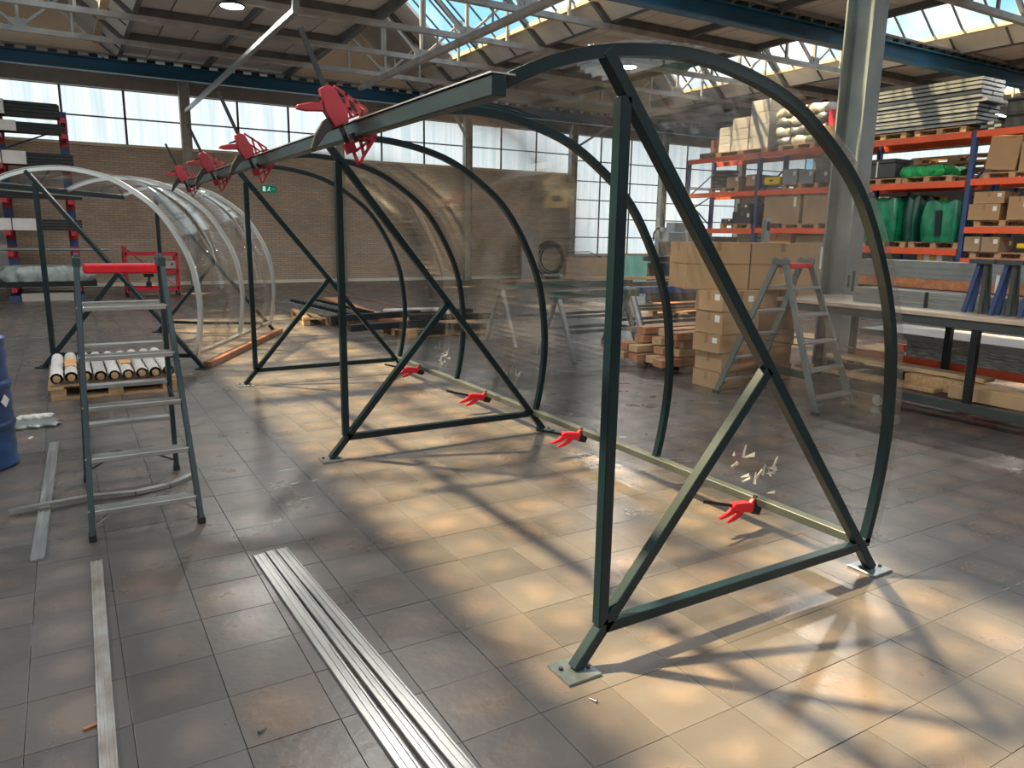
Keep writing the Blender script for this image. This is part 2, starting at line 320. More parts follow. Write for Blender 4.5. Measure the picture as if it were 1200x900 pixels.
for i in range(len(WC)-1):
    xa, xb = WC[i], WC[i+1]
    if xa < -6: continue
    wn_ += 1; win = struct('window_%d' % wn_, (xa, YB+.05, 3.75))
    low = 16 < xa < 24; rows = [4.45-3.75, 5.17-3.75]; zs = [0, .70, 1.42]
    if low: zs = [.87-3.75, 1.5-3.75, 2.19-3.75, 2.87-3.75, 3.55-3.75, .70-.18, 1.42]
    wd = (xb-xa)/3; fr_ = MB()
    for a in range(3):
        for k in range(len(zs)-1):
            MB().b2((a*wd+.03, .02, zs[k]+.02), ((a+1)*wd-.03, .04, zs[k+1]-.02)).build('pane', PANE, win)
    for a in range(4): fr_.b2((a*wd-.03, 0, zs[0]), (a*wd+.03, .05, zs[-1]))
    for zq in zs: fr_.b2((0, 0, zq-.02), (xb-xa, .05, zq+.02))
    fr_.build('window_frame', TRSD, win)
for i, x in enumerate(WC[1:-1]):
    m = MB().b2((x-.13, YB-.30, 0), (x-.115, YB-.08, 5.6)).b2((x+.115, YB-.30, 0), (x+.13, YB-.08, 5.6)).b2((x-.12, YB-.2, 0), (x+.12, YB-.18, 5.6))
    m.b2((x-.2, YB-.34, 5.55), (x+.2, YB-.06, 5.6))
    o = m.build('wall_column', COLM)
    tag(o, 'pale steel wall column, %s from the racking end of the back wall' % ['first', 'second', 'third', 'fourth', 'fifth', 'sixth', 'seventh'][6-i], 'column', 'columns along the back wall')
# other walls
for nm, a, bb in (('wall_left', (-12.3, -8, 0), (-12, 23.5, 6)), ('wall_right', (30, -8, 0), (30.3, 23.5, 6)), ('wall_front', (-12, -8.3, 0), (30, -8, 6))):
    o = MB().b2(a, bb).build(nm, WALLP); o['kind'] = 'structure'
for nm, a, bb in (('window_11', (-11.98, -6, 1.5), (-11.95, 22, 5.1)), ('window_12', (29.95, -6, 3.8), (29.98, 22, 5.1))):  # unseen glowing bands on the side walls, added to brighten the hall
    o = MB().b2(a, bb).build(nm, PANE); o['kind'] = 'structure'

# ceiling: flat strips between the raised skylight ridges
ZC = 5.5; RID = [-9.8, -2.2, 5.4, 13.0, 20.6]; RW = 3.68; RH = 1.55; YG = 17.6
ceil = struct('ceiling')
flats = [(-12, -9.8)] + [(RID[i]+RW, RID[i+1]) for i in range(4)] + [(RID[4]+RW, 30)]
bk = MB()
for a, bb in flats: bk.b2((a, -8, ZC+.14), (bb, 23.4, ZC+.2))
tag(bk.build('deck', FASC, ceil))
pm = {}
def panel(x0, x1, y0, y1, single):
    key = (round(x1-x0, 3), round(y1-y0, 3))
    if key not in pm:
        mb = MB().b2((.015, .015, 0), (x1-x0-.015, y1-y0-.015, .04)); me = mb.mesh('ceiling_panel'); me.materials.append(CEILP); pm[key] = me
    return link('ceiling_panel', pm[key], ceil, loc=(x0, y0, ZC+.10))
rest = MB(); cnt = 0
for a, bb in flats:
    nx = max(1, round((bb-a)/.65)); dx = (bb-a)/nx
    for iy in range(28):
        y0 = -7.9+iy*1.1
        for ix in range(nx):
            px, py, z = proj((a+(ix+.5)*dx, y0+.55, ZC))
            if cnt < 290 and z > 3 and -20 < px < 1220 and -10 < py < 200: panel(a+ix*dx, a+(ix+1)*dx, y0, y0+1.1, 1); cnt += 1
            else: rest.b2((a+ix*dx+.015, y0+.015, ZC+.10), (a+(ix+1)*dx-.015, y0+1.085, ZC+.14))
tag(rest.build('panel_field', CEILP, ceil), kind='stuff')
pu = MB()
for a, bb in flats:
    for x in (a+.05, (a+bb)/2, bb-.05): pu.b2((x-.04, -7.9, ZC-.02), (x+.04, 23, ZC+.1))
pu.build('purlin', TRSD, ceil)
for j, L in enumerate(RID):
    ap = (L+RW/2, ZC+RH); sl = RH/(RW/2)
    def onr(t, off=0): return (ap[0]+(RW/2)*t, ap[1]-RH*t+off)      # right slope, t=0 ridge .. 1 base
    lf = MB()
    def onl(t): return (ap[0]-(RW/2)*t, ap[1]-RH*t)
    for (ta, tb, ya, yb) in ((.5, 1, -8, 23.3), (.02, .5, YG, 23.3), (0, .02, -8, 23.3)):
        p, q = onl(ta), onl(tb); lf.prism([p, q, (q[0]-.05, q[1]+.05), (p[0]-.05, p[1]+.05)], lambda a, b, k, ya=ya, yb=yb: (a, ya+k*(yb-ya), b))
    t0, t1 = .03, .80
    for (ta, tb, ya, yb) in ((t1, 1, -8, 23.3), (t0, t1, YG, 23.3), (0, t0, -8, 23.3)):
        p, q = onr(ta), onr(tb); lf.prism([p, q, (q[0]+.05, q[1]+.05), (p[0]+.05, p[1]+.05)], lambda a, b, k, ya=ya, yb=yb: (a, ya+k*(yb-ya), b))
    lf.build('ridge_slope', CEILP, ceil)
    bt = MB()
    for y in [y_*1.1-7.9 for y_ in range(28)]:
        p, q = onr(.82, -.02), onr(.99, -.02); bt.bar((p[0], y, p[1]), (q[0], y, q[1]), .03, .03)
        bt.bar((L+.1, y, ZC+.05), (ap[0]-.05, y, ap[1]-.06), .03, .03)
    tag(bt.build('panel_batten', TRSD, ceil), kind='stuff')
    p = onr(.81); LG = MB().b2((p[0]-.12, -8, p[1]-.03), (p[0]+.03, 23.2, p[1]+.05)).build('skylight_ledge', LEDGE, ceil)
    g_ = MB().prism([(L+.05, ZC), (L+RW-.05, ZC), (ap[0], ap[1]-.05)], lambda a, b, k: (a, 20.75+k*.05, b)).build('gable_panel', CREAM, ceil)
    win = struct('window_%d' % (21+j)); p, q = onr(t0), onr(t1)
    yy = -7.4; bars = MB()
    while yy < YG:
        bars.bar((p[0], yy, p[1]), (q[0], yy, q[1]), .035, .03); p2, q2 = onl(.02), onl(.5); bars.bar((p2[0], yy, p2[1]), (q2[0], yy, q2[1]), .035, .03)
        if yy+.6 <= YG+.1:
            MB().prism([(p[0]+.01, p[1]), (q[0]+.01, q[1]), (q[0]+.014, q[1]+.004), (p[0]+.014, p[1]+.004)], lambda a, b, k, yy=yy: (a, yy+.02+k*.56, b)).build('pane', SKYG, win)
            MB().prism([(p2[0]-.01, p2[1]), (q2[0]-.01, q2[1]), (q2[0]-.014, q2[1]+.004), (p2[0]-.014, p2[1]+.004)], lambda a, b, k, yy=yy: (a, yy+.02+k*.56, b)).build('pane', SKYG, win)  # unseen left-slope glazing, added to let a wider sun patch in
        yy += .6
    bars.build('glazing_bars', TRSD, win)
# roof trusses across the hall
TYS = [18.45, 16.25, 14.05, 11.85, 7.5]
def truss():
    r = thing('roof_truss', 'x', 'truss', (0, 18.45, ZC-.05))
    MB().b2((-12, -.05, -.10), (30, .05, 0)).build('bottom_chord', TRSS, r)
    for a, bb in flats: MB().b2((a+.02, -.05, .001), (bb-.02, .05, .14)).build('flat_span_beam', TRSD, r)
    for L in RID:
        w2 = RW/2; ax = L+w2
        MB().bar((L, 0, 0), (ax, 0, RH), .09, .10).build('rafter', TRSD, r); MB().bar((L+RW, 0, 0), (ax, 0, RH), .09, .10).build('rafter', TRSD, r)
        wv = MB(); wv.b2((ax-.03, -.03, 0), (ax+.03, .03, RH))
        for s in (-1, 1):
            wv.b2((ax+s*w2*.5-.025, -.025, 0), (ax+s*w2*.5+.025, .025, RH*.5))
            wv.bar((ax+s*w2*.02, 0, 0), (ax+s*w2*.5, 0, RH*.5), .05, .05)
            wv.box((ax+s*w2*.5, 0, RH*.5), (.22, .02, .2))
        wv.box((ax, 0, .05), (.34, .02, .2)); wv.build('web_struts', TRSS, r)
    return r
T0 = truss(); nmn = ['nearest the back wall', 'second from the back wall', 'third from the back wall', 'fourth from the back wall', 'fifth from the back wall', 'sixth from the back wall', 'seventh from the back wall', 'eighth from the back wall']
for i, y in enumerate(TYS):
    o = T0 if i == 0 else again(T0, '', (0, y, ZC-.05))
    tag(o, 'pale steel roof truss, ' + nmn[i], 'truss', 'roof trusses across the hall')
for y, lb in ((20.6, 'long blue steel roof beam in front of the back windows'), (9.7, 'long blue steel roof beam meeting the tall grey column')):
    r = thing('roof_beam', lb, 'beam', (0, y, 5.12))
    MB().b2((-12, -.1, 0), (30, .1, .03)).b2((-12, -.012, .03), (30, .012, .27)).b2((-12, -.1, .27), (30, .1, .3)).build('girder', BLUEB, r)
    tb = MB()
    for i in range(105): tb.b2((-11.9+i*.4, -.07, .3), (-11.72+i*.4, .07, .38))
    tag(tb.build('packing_blocks', BLKSTL, r), kind='stuff')
    MB().b2((-12, -.08, .38), (30, .08, .42)).build('top_plate', FASC, r)
# braces along the hall
r = thing('roof_brace', 'long silver square tube brace running to the first wall column', 'brace', (3.2, 11.6, 4.72))
MB().bar((0, 0, .02), (0, 11.25, 0), .09, .09).build('tube', GREYP, r, .01); MB().bar((0, .04, 0), (.05, .04, .75), .09, .09).build('hanger', GREYP, r)
r = thing('roof_brace', 'long grey channel brace passing under the glazed ridge', 'brace', (6.6, 6.5, 5.0))
MB().bar((0, 0, 0), (0, 12, 0), .10, .02).bar((-.05, 0, .05), (-.05, 12, .05), .01, .1).build('channel', TRSS, r)
for yy in (1.0, 5.35, 7.55, 9.75): MB().bar((0, yy, 0), (0, yy, .37), .03, .03).build('hanger', TRSS, r)
for i, (x, s) in enumerate(((11.9, -1), (16.2, 1))):
    o = MB().bar((x+s*.1, YB-.3, 4.7), (x+s*1.0, YB-1.0, 5.42), .07, .07).build('knee_brace', COLM)
    tag(o, ['pale knee brace leaning from the wall column above the brick', 'pale knee brace at the wall column beside the full-height windows'][i], 'brace')
# tall column
r = thing('steel_column', 'tall grey steel column standing between workbench and pallet racking', 'column', (8.33, 5.97, 0), .12+math.pi/2)
MB().b2((-.17, -.16, .02), (-.15, .16, 5.6)).b2((.15, -.16, .02), (.17, .16, 5.6)).b2((-.15, -.01, .02), (.15, .01, 5.6)).build('h_section', COLG, r)
MB().b2((-.22, -.22, 0), (.22, .22, .02)).build('base_plate', COLG, r)
MB().b2((-.1722, -.05, 1.0), (-.170, .02, 1.25)).b2((-.1722, .07, 1.05), (-.170, .12, 1.2)).build('black_scuff', BLACK, r)
# lamps
LAMP_W = 85
LAMPS = [(2.77, 13.86, 'round white high bay lamp glowing near the silver brace'), (11.04, 13.7, 'round white high bay lamp glowing behind the front hoop top'), (11.04, 7.3, 'round high bay lamp beside the tall grey column top')]
LAMPS += [(x, y, None) for x, y in ((2.8, 7.2), (2.8, .8), (-5, 14), (-5, 7.2), (-5, .8), (11.04, .8), (18.65, 14.4), (18.65, 7.5), (-5, -5), (2.8, -5), (11.04, -5))]  # extra lamps added to lift the ambient light
WHERE = ['the middle', 'the near middle', 'the far outer side', 'the middle outer side', 'the near outer side', 'the near racking side', 'the far racking side', 'the middle racking side', 'the front outer corner', 'the front centre', 'the front racking corner']
for i, (x, y, lb) in enumerate(LAMPS):
    z = 5.24
    r = thing('high_bay_lamp', lb or 'added high bay fill lamp at %s of the hall roof' % WHERE[i-3], 'lamp', (x, y, z), 0, 'high bay lamps under the roof' if lb else 'fill lamps added under the hall roof')
    MB().lathe([(.0, .16), (.07, .16), (.09, .08), (.20, .03), (.21, 0), (.19, 0)], n=20).build('housing', GREYD, r)
    MB().cyl((0, 0, .0), (0, 0, .012), .185, 20).build('diffuser', LAMP, r); MB().cyl((0, 0, .16), (0, 0, .238), .01, 6).build('hook', GREYD, r)
    ld = bpy.data.lights.new('lamp_light', 'AREA'); ld.shape = 'DISK'; ld.size = .36; ld.energy = LAMP_W; ld.color = (1, .95, .88)
    lo = bpy.data.objects.new('lamp_light', ld); COL.objects.link(lo); lo.parent = r; lo.location = (0, 0, -.02)
for i, (x, y) in enumerate(((21.2, 11.85), (22.6, 11.85))):
    r = thing('strip_lamp', ['white strip lamp over the racking, farther one', 'white strip lamp over the racking, nearer one'][1-i], 'lamp', (x, y, 5.05), 0, 'strip lamps over the racking')
    MB().b2((-.6, -.06, .03), (.6, .06, .08)).build('casing', GREYP, r); MB().b2((-.58, -.05, 0), (.58, .05, .03)).build('tube', TUBE, r)
    MB().cyl((-.4, 0, .08), (-.4, 0, .30), .008, 6).cyl((.4, 0, .08), (.4, 0, .30), .008, 6).build('cord', BLACK, r)
# exit sign: green plate with a running figure and arrow
r = thing('exit_sign', 'small green exit sign on the brick wall with running figure and arrow', 'sign', (5.38, YB-.04, 2.68))
MB().b2((-.22, 0, 0), (.22, .035, .2)).build('plate', EXITG, r)
MB().b2((-.17, -.006, .03), (-.09, 0, .17)).bar((.02, -.003, .16), (.02, -.003, .13), .03, .03, (1, 0, 0)).bar((.02, -.003, .13), (.0, -.003, .09), .006, .03, (1, 0, 0)).bar((0, -.003, .09), (-.04, -.003, .04), .006, .02, (1, 0, 0)).bar((0, -.003, .09), (.05, -.003, .05), .006, .02, (1, 0, 0)).bar((.1, -.003, .1), (.18, -.003, .1), .006, .02, (1, 0, 0)).build('running_figure', EXITW, r)

# ================================================================ CANOPIES
XO = 1.5446
HP = [(1.15, 2.075), (1.381, 2.178), (1.669, 2.247), (2.038, 2.262), (2.455, 2.175), (2.76, 2.01), (2.998, 1.808), (3.20, 1.5), (3.325, 1.194), (3.378, .85), (3.378, .6), (3.345, .35), (3.305, .168)]
def crom(P, k=6):
    P = [V((a, b)) for a, b in P]; P = [P[0]*2-P[1]]+P+[P[-1]*2-P[-2]]; o = []
    for i in range(1, len(P)-2):
        for j in range(k):
            t = j/k; a, b_, c, d = P[i-1:i+3]
            o.append(.5*((2*b_)+(c-a)*t+(2*a-5*b_+4*c-d)*t*t+(3*b_-a-3*c+d)*t**3))
    return o+[P[-2]]
HC = [V((p.x-XO, p.y)) for p in crom(HP)]
def offs(P, d):
    o = []
    for i in range(len(P)):
        t = (P[min(i+1, len(P)-1)]-P[max(i-1, 0)]).normalized(); o.append(P[i]+V((-t.y, t.x))*d)
    return o
def ribbon(P, d0, d1, y0, y1, mb=None):
    """curved strip following the hoop between two offsets and two y positions"""
    A, B = offs(P, d0), offs(P, d1); mb = mb or MB(); vs = []
    for a, b_ in zip(A, B): vs += [(a.x, y0, a.y), (a.x, y1, a.y), (b_.x, y1, b_.y), (b_.x, y0, b_.y)]
    n = len(P); fs = [(i*4+k, (i+1)*4+k, (i+1)*4+(k+1) % 4, i*4+(k+1) % 4) for i in range(n-1) for k in range(4)]
    fs += [(3, 2, 1, 0), (n*4-4, n*4-3, n*4-2, n*4-1)]
    mb.add(vs, fs); return mb
def canopy(label, loc, rz, frames, hoops, silver, y0, y1):
    r = thing('curved_canopy', label, 'canopy', loc, rz)
    x = lambda v: v-XO
    W = .046
    for fy in frames:
        MB().bar((x(1.66), fy, .17), (x(1.66), fy, 2.10), W, W).build('upright_post', STEEL, r, .003)
        MB().bar((x(3.383), fy, .012), (x(1.575), fy, 2.235), W, W, (0, 1, 0)).build('diagonal_brace', STEEL, r, .003)
        MB().bar((x(XO), fy, .012), (x(2.485), fy, 1.105), W, W, (0, 1, 0)).build('knee_strut', STEEL, r, .003)
        MB().bar((x(1.67), fy, .158), (x(3.24), fy, .158), W, W).build('cross_bar', STEEL, r, .003)
        for fx in (x(XO), x(3.383)):
            p = MB().b2((fx-.075, fy-.075, 0), (fx+.075, fy+.075, .012)).build('foot_plate', STEEL if silver else GALV, r, .001)
            for s in (-1, 1): MB().cyl((fx+s*.05, fy-s*.02, .012), (fx+s*.05, fy-s*.02, .022), .009, 6).build('bolt', BLACK, p)
    for hy in hoops: ribbon(HC, -.02, .02, hy-.02, hy+.02).build('hoop', ALU if silver else STEEL, r)
    MB().b2((x(1.13), y0, 2.045), (x(1.18), y1, 2.105)).build('top_rail', STEEL, r, .003)
    MB().b2((x(3.265), y0+.03, .145), (x(3.325), y1-.03, .19)).build('bottom_rail', ALU if silver else STEEL_G, r, .003)
    edges = [y0-.0]+[h for h in hoops[1:-1] if hoops.index(h) % 2 == 0 or silver]+[y1]
    P = offs(HC, 0)
    for a, b_ in zip(edges[:-1], edges[1:]):
        s = MB(); ribbon(P, .021, .0245, a+.004, b_-.004, s); s.sm = [True]*len(s.sm); o = s.build('clear_sheet', CLEAR, r)
    if silver:
        for hy in hoops: ribbon(HC, .025, .032, hy-.03, hy+.03).build('trim_strip', ALU, r)
        MB().b2((x(1.10), y0, 2.03), (x(1.128), y1, 2.12)).build('edge_trim', ALU, r)
    else:
        MB().b2((x(1.125), y0, 2.108), (x(1.21), y1, 2.113)).build('edge_trim', ALU, r)
    return r
cA = canopy('large unfinished dark green canopy frame with clear sheet held by red clamps', (XO, 2.079, 0), 0, [0, 3.053, 6.046], [0, 1.545, 3.053, 4.54, 6.046], False, -.05, 6.25)
cB = canopy('smaller finished canopy with silver trimmed hoops near the red ladder', (-.307, 10.197, 0), -math.radians(28.3), [0, 3.17], [0, 1.585, 3.17], True, -.03, 3.2)
# crinkled film left at the foot of the clear sheet
for i, (fy, fz, sd_) in enumerate(((5.14, .30, 1), (3.67, .29, 2), (.83, .25, 3))):
    rnd = random.Random(sd_); m = MB()
    for k in range(16):
        yy = fy+rnd.uniform(-.16, .16); z0 = fz+rnd.uniform(-.08, .10); a = rnd.uniform(0, 3); L = rnd.uniform(.03, .09); dx = .05+rnd.uniform(0, .015)
        p = [V((3.37-XO+dx, yy, z0)), V((3.37-XO+dx+.02, yy+math.cos(a)*L*.6, z0+math.sin(a)*L)), V((3.37-XO+dx+.012, yy+math.cos(a+.35)*L*.6, z0+math.sin(a+.35)*L*1.05)), V((3.37-XO+dx-.01, yy+.012, z0+.004))]
        m.add(p+[q+V((.0015, 0, 0)) for q in p], [(0, 1, 2, 3), (7, 6, 5, 4), (0, 4, 5, 1), (1, 5, 6, 2), (2, 6, 7, 3), (3, 7, 4, 0)])
    m.build('film_tatter', WRAP, cA)
# brown timber under the far foot line of the finished canopy
o = MB().bar((1.37, 9.40, .035), (2.90, 12.18, .035), .10, .07).build('timber_beam', WOODB, None, .004)
tag(o, 'brown wooden beam lying under the feet of the silver trimmed canopy', 'beam')

# ================================================================ BAR CLAMPS
def clamp(label, loc, axis, reach, red, big=1.0, zlen=.50, group=None, flat=False):
    """axis: direction the bar sticks out; reach: direction the jaws reach from the bar"""
    r = bpy.data.objects.new('bar_clamp', None); COL.objects.link(r); r.empty_display_size = .05
    tag(r, label, 'clamp', group)
    z = V(axis).normalized(); x = (V(reach)-z*z.dot(V(reach))).normalized(); y = z.cross(x)
    R = Matrix((x, y, z)).transposed().to_4x4(); R.translation = V(loc); r.matrix_world = R; r.scale = (big,)*3
    T = .011
    ex = lambda th: (lambda a, b, k: (a, -th+2*th*k, b))
    MB().box((-.07, 0, zlen/2-.07), (.022, .007, zlen)).build('bar', BLKSTL, r)
    if flat:
        MB().prism([(-.095, .035), (-.03, .035), (-.025, .10), (-.045, .22), (-.065, .245), (-.095, .24), (-.105, .14)], ex(.024)).build('body', red, r, .005)
        MB().prism([(-.05, .035), (-.02, .03), (.002, .03), (.002, .045), (-.02, .06), (-.05, .08)], ex(.014)).build('upper_jaw', red, r, .003)
        MB().b2((-.01, -.018, .018), (.03, .018, .03)).build('jaw_pad', BLACK, r, .003)
        MB().prism([(-.105, -.05), (-.045, -.055), (.015, -.045), (.02, -.028), (-.04, -.026), (-.05, .034), (-.105, .034)], ex(.022)).build('lower_jaw', BLACK, r, .003)
        MB().prism([(-.095, .17), (-.085, .235), (-.125, .275), (-.165, .335), (-.18, .325), (-.155, .26), (-.125, .20)], ex(.012)).build('handle', red, r, .004)
        MB().prism([(-.10, .10), (-.10, .155), (-.135, .185), (-.185, .245), (-.20, .235), (-.17, .17), (-.135, .12)], ex(.010)).build('trigger', red, r, .003)
    else:
        b_ = MB().prism([(-.10, .045), (-.035, .045), (-.02, .09), (-.035, .19), (-.06, .215), (-.095, .21), (-.115, .12)], ex(.022)).build('body', red, r, .004)
        j = MB(); fx = ex(.010)
        for p, q in (((-.03, .20), (.07, .065)), ((-.03, .06), (.07, .06)), ((-.03, .13), (.02, .06)), ((.005, .16), (-.01, .06)), ((.03, .12), (.04, .06))):
            j.bar((p[0], 0, p[1]), (q[0], 0, q[1]), .018, .010, (0, 1, 0)) if False else j.bar((p[0], 0, p[1]), (q[0], 0, q[1]), .010, .018, (0, 1, 0))
        j.build('upper_jaw', red, r)
        MB().b2((.03, -.016, .033), (.075, .016, .058)).build('jaw_pad', BLACK, r, .003)
        j = MB().b2((-.09, -.014, -.075), (-.045, .014, -.03))
        for p, q in (((-.05, -.075), (.07, -.045)), ((-.05, -.038), (.07, -.038)), ((-.06, -.13), (.06, -.05)), ((-.06, -.13), (-.06, -.05)), ((-.02, -.1), (-.01, -.04)), ((.01, -.08), (.03, -.04))):
            j.bar((p[0], 0, p[1]), (q[0], 0, q[1]), .010, .018, (0, 1, 0))
        j.build('lower_jaw', REDDARK if red is REDDARK else red, r)
        MB().b2((.03, -.016, -.033), (.075, .016, -.028)).b2((-.045, -.018, -.033), (-.02, .018, .0)).build('jaw_pad', BLACK, r)
        h = MB().prism([(-.105, .115), (-.105, .155), (-.16, .172), (-.215, .180), (-.225, .165), (-.19, .145), (-.14, .128)], ex(.013)).build('handle', red, r, .004)
        MB().prism([(-.10, .045), (-.10, .095), (-.14, .085), (-.19, .05), (-.235, .0), (-.225, -.015), (-.17, .02), (-.135, .04)], ex(.011)).build('trigger', BLACK if red is REDDARK else red, r, .003)
        MB().prism([(-.105, .165), (-.105, .18), (-.15, .178), (-.15, .17)], ex(.006)).build('release_lever', BLACK, r)
    return r
TN = V((-.39, 0, .92)); TR = V((.92, 0, .39))
for i, (yy, lb, bg_) in enumerate(((3.28, 'big red bar clamp on the top rail, nearest the camera', 1.0), (5.15, 'red bar clamp on the top rail, second from the camera', .95), (6.60, 'red bar clamp on the top rail, third from the camera', .95), (8.15, 'red bar clamp at the far end of the top rail', .92))):
    clamp(lb, (1.16, yy, 2.075), TN, TR, REDDARK, bg_, .52 if i != 1 else .56, 'clamps along the top rail')
for i, (yy, lb) in enumerate(((2.74, 'bright red bar clamp on the floor rail, nearest the camera'), (4.42, 'bright red bar clamp on the floor rail behind the front post'), (5.93, 'bright red bar clamp on the floor rail, third from the camera'), (7.45, 'bright red bar clamp on the floor rail, farthest one'))):
    clamp(lb, (3.285, yy, .175), (-.96, 0, .27), (.1, 0, 1), RED, .80, .60, 'clamps along the floor rail', True)

# ================================================================ STEPLADDERS
def stepladder(label, loc, rz, n, stile, w_top, w_bot, H, spread, platform):
    r = thing('stepladder', label, 'ladder', loc, rz); hs = spread/2
    def P(s, side, t):   # s -1 left / +1 right, side -1 front / +1 back, t 0 floor .. 1 top
        ww = w_bot+(w_top-w_bot)*t; return V((s*ww/2, side*(hs-(hs-.05)*t), t*H))
    for side in (-1, 1):
        for s in (-1, 1):
            st = MB().bar(P(s, side, .01)-V((0, 0, 0)), P(s, side, 1.03), .028, .062, (0, 1, 0)).build('stile', stile, r, .003)
            MB().box(P(s, side, .012), (.036, .07, .035)).build('rubber_foot', BLACK, st)
    for k in range(n):
        z = .155+k*(H-.155-.235)/(n-1); t = z/H; a, b_ = P(-1, -1, t), P(1, -1, t)
        tr = MB().b2((a.x+.015, a.y-.05, z-.022), (b_.x-.015, a.y+.04, z+.004)).build('tread', TREAD, r, .003)
        g_ = MB()
        for q in range(5): g_.b2((a.x+.018, a.y-.045+q*.018, z+.004), (b_.x-.018, a.y-.038+q*.018, z+.007))
        tag(g_.build('tread_rib', ALU, tr), kind='stuff')
        rv = MB()
        for s in (-1, 1): rv.cyl(P(s, -1, t)+V((-.012, -.033, 0)), P(s, -1, t)+V((-.012, -.036, 0)), .006, 6).cyl(P(s, -1, t)+V((.008, -.033, -.02)), P(s, -1, t)+V((.008, -.036, -.02)), .006, 6)
        tag(rv.build('rivet', ALU, r), kind='stuff')
        a, b_ = P(-1, 1, t), P(1, 1, t); z2 = z
        if k > 0 or True: MB().b2((a.x+.015, a.y-.035, z2-.02), (b_.x-.015, a.y+.035, z2+.004)).build('rear_tread', TREAD, r, .003)
    for s in (-1, 1):
        a, b_ = P(s, -1, .155/H), P(s, -1, .04); MB().bar((a.x-s*.12, a.y, .14), b_+V((-s*.02, 0, .02)), .008, .02, (0, 1, 0)).build('corner_brace', ALU, r)
        a = P(s, 1, .155/H); b_ = P(s, 1, .04); MB().bar((a.x-s*.12, a.y, .14), b_+V((-s*.02, 0, .02)), .008, .02, (0, 1, 0)).build('corner_brace', LADG, r)
    MB().b2((-w_top/2+.03, -.10, H-.055), (w_top/2-.03, .10, H-.005)).build('top_platform', RED, r, .008)
    for s in (-1, 1):
        MB().b2((s*w_top/2-.02, -.09, H-.02), (s*w_top/2+.02, .09, H+.035)).build('hinge_cap', stile, r, .004)
        MB().bar(P(s, -1, .45)+V((-s*.02, .03, 0)), P(s, 1, .45)+V((-s*.02, -.03, 0)), .004, .012).build('spreader', BLACK, r)
    return r
stepladder('dark double-sided stepladder with red top platform, standing alone near the barrel', (.272, 4.88, 0), 0, 5, LADG, .43, .545, 1.44, 1.1, True)
stepladder('grey double-sided stepladder with red top beside the stacked cardboard boxes', (6.22, 4.99, 0), .09, 5, LADG2, .42, .63, 1.40, 1.18, True)

# ================================================================ NEAR FLOOR: barrel, strips, scraps
r = thing('steel_barrel', 'blue steel barrel at the left edge beside the scrap', 'barrel', (-.685, 6.13, 0))
prof = [(.0, .015), (.27, .015), (.285, .0), (.29, .02)]
for z in [i*.01 for i in range(3, 87)]:
    q = .285+(.012 if abs(z-.30) < .02 or abs(z-.58) < .02 else 0)+.002*math.sin(z*60); prof.append((q, z))
prof += [(.292, .87), (.292, .89), (.28, .89), (.275, .875), (0, .875)]
MB().lathe(prof, n=40).build('drum', BLUEBAR, r)
MB().cyl((.1, -.12, .875), (.1, -.12, .895), .035, 14).build('bung', GREYD, r)
o = MB(); c_ = [V((.288*math.cos(a), .288*math.sin(a), z)) for a in (-.62, -.42) for z in (.42, .55)]
ca = -.50; cc = V((.2905*math.cos(ca), .2905*math.sin(ca), .47)); tt = V((-math.sin(ca), math.cos(ca), 0))
o.prism([(-.045, 0), (0, -.045), (.045, 0), (0, .045)], lambda a, b, k: cc+tt*a+V((0, 0, b))+V((math.cos(ca), math.sin(ca), 0))*(.002*k)).build('diamond_label', PAPER, r)
def strip(label, p0, p1, w, h, m, group=None, z=0.0):
    p0, p1 = V((*p0, z+h/2)), V((*p1, z+h/2)); mid = (p0+p1)/2; L = (p1-p0).length; ang = math.atan2(p1.y-p0.y, p1.x-p0.x)
    mb = MB(); mb.b2((-L/2, -w/2, -h/2), (L/2, w/2, h/2-.004)); mb.b2((-L/2, -w/2, h/2-.004), (L/2, -w*.36, h/2)); mb.b2((-L/2, -w*.1, h/2-.004), (L/2, w*.06, h/2-.001)); mb.b2((-L/2, w*.36, h/2-.004), (L/2, w/2, h/2))
    o = mb.build('aluminium_strip', m, None, .0008); o.location = mid; o.rotation_euler = (0, 0, ang); return tag(o, label, 'metal strip', group)
strip('short aluminium strip lying on the tiles between barrel and ladder', (-.19, 6.53), (-.247, 4.18), .062, .014, ALU_STRIP)
strip('smudged aluminium strip running out of the bottom edge in front of the ladder', (.006, 4.02), (-.03, 1.7), .052, .012, ALU_SMUDGE)
strip('wide aluminium profile, outer left of the three lying side by side', (.724, 3.71), (.803, 1.35), .058, .014, ALU_STRIP, 'aluminium profiles lying side by side')
strip('wide aluminium profile, middle of the three lying side by side', (.782, 3.72), (.880, 1.35), .046, .018, ALU_STRIP, 'aluminium profiles lying side by side')
strip('wide aluminium profile, outer right of the three lying side by side', (.842, 3.73), (.958, 1.35), .056, .014, ALU_STRIP, 'aluminium profiles lying side by side')
pts = [V((-.40, 4.93, .03)), V((-.2, 4.96, .032)), V((0, 5.0, .03)), V((.25, 4.98, .02)), V((.45, 5.05, .013)), V((.62, 5.2, .013))]
m = MB()
for a, b_ in zip(pts[:-1], pts[1:]): m.bar(a, b_, .045, .022)
tag(m.build('bent_metal_channel', ALU_STRIP), 'bent metal channel lying under the stepladder across a strip', 'metal strip')
m = wavy(.32, .22, .035, 5, amp=.12); o = m.build('plastic_scrap', GREYP); o.location = (-.33, 7.2, 0); tag(o, 'crumpled grey plastic scrap on the floor behind the barrel', 'scrap')
m = wavy(.2, .08, .03, 9, amp=.2); o = m.build('film_scrap', WRAP); o.location = (-.33, 7.33, .035); tag(o, 'white film scrap lying on the grey plastic scrap', 'scrap')
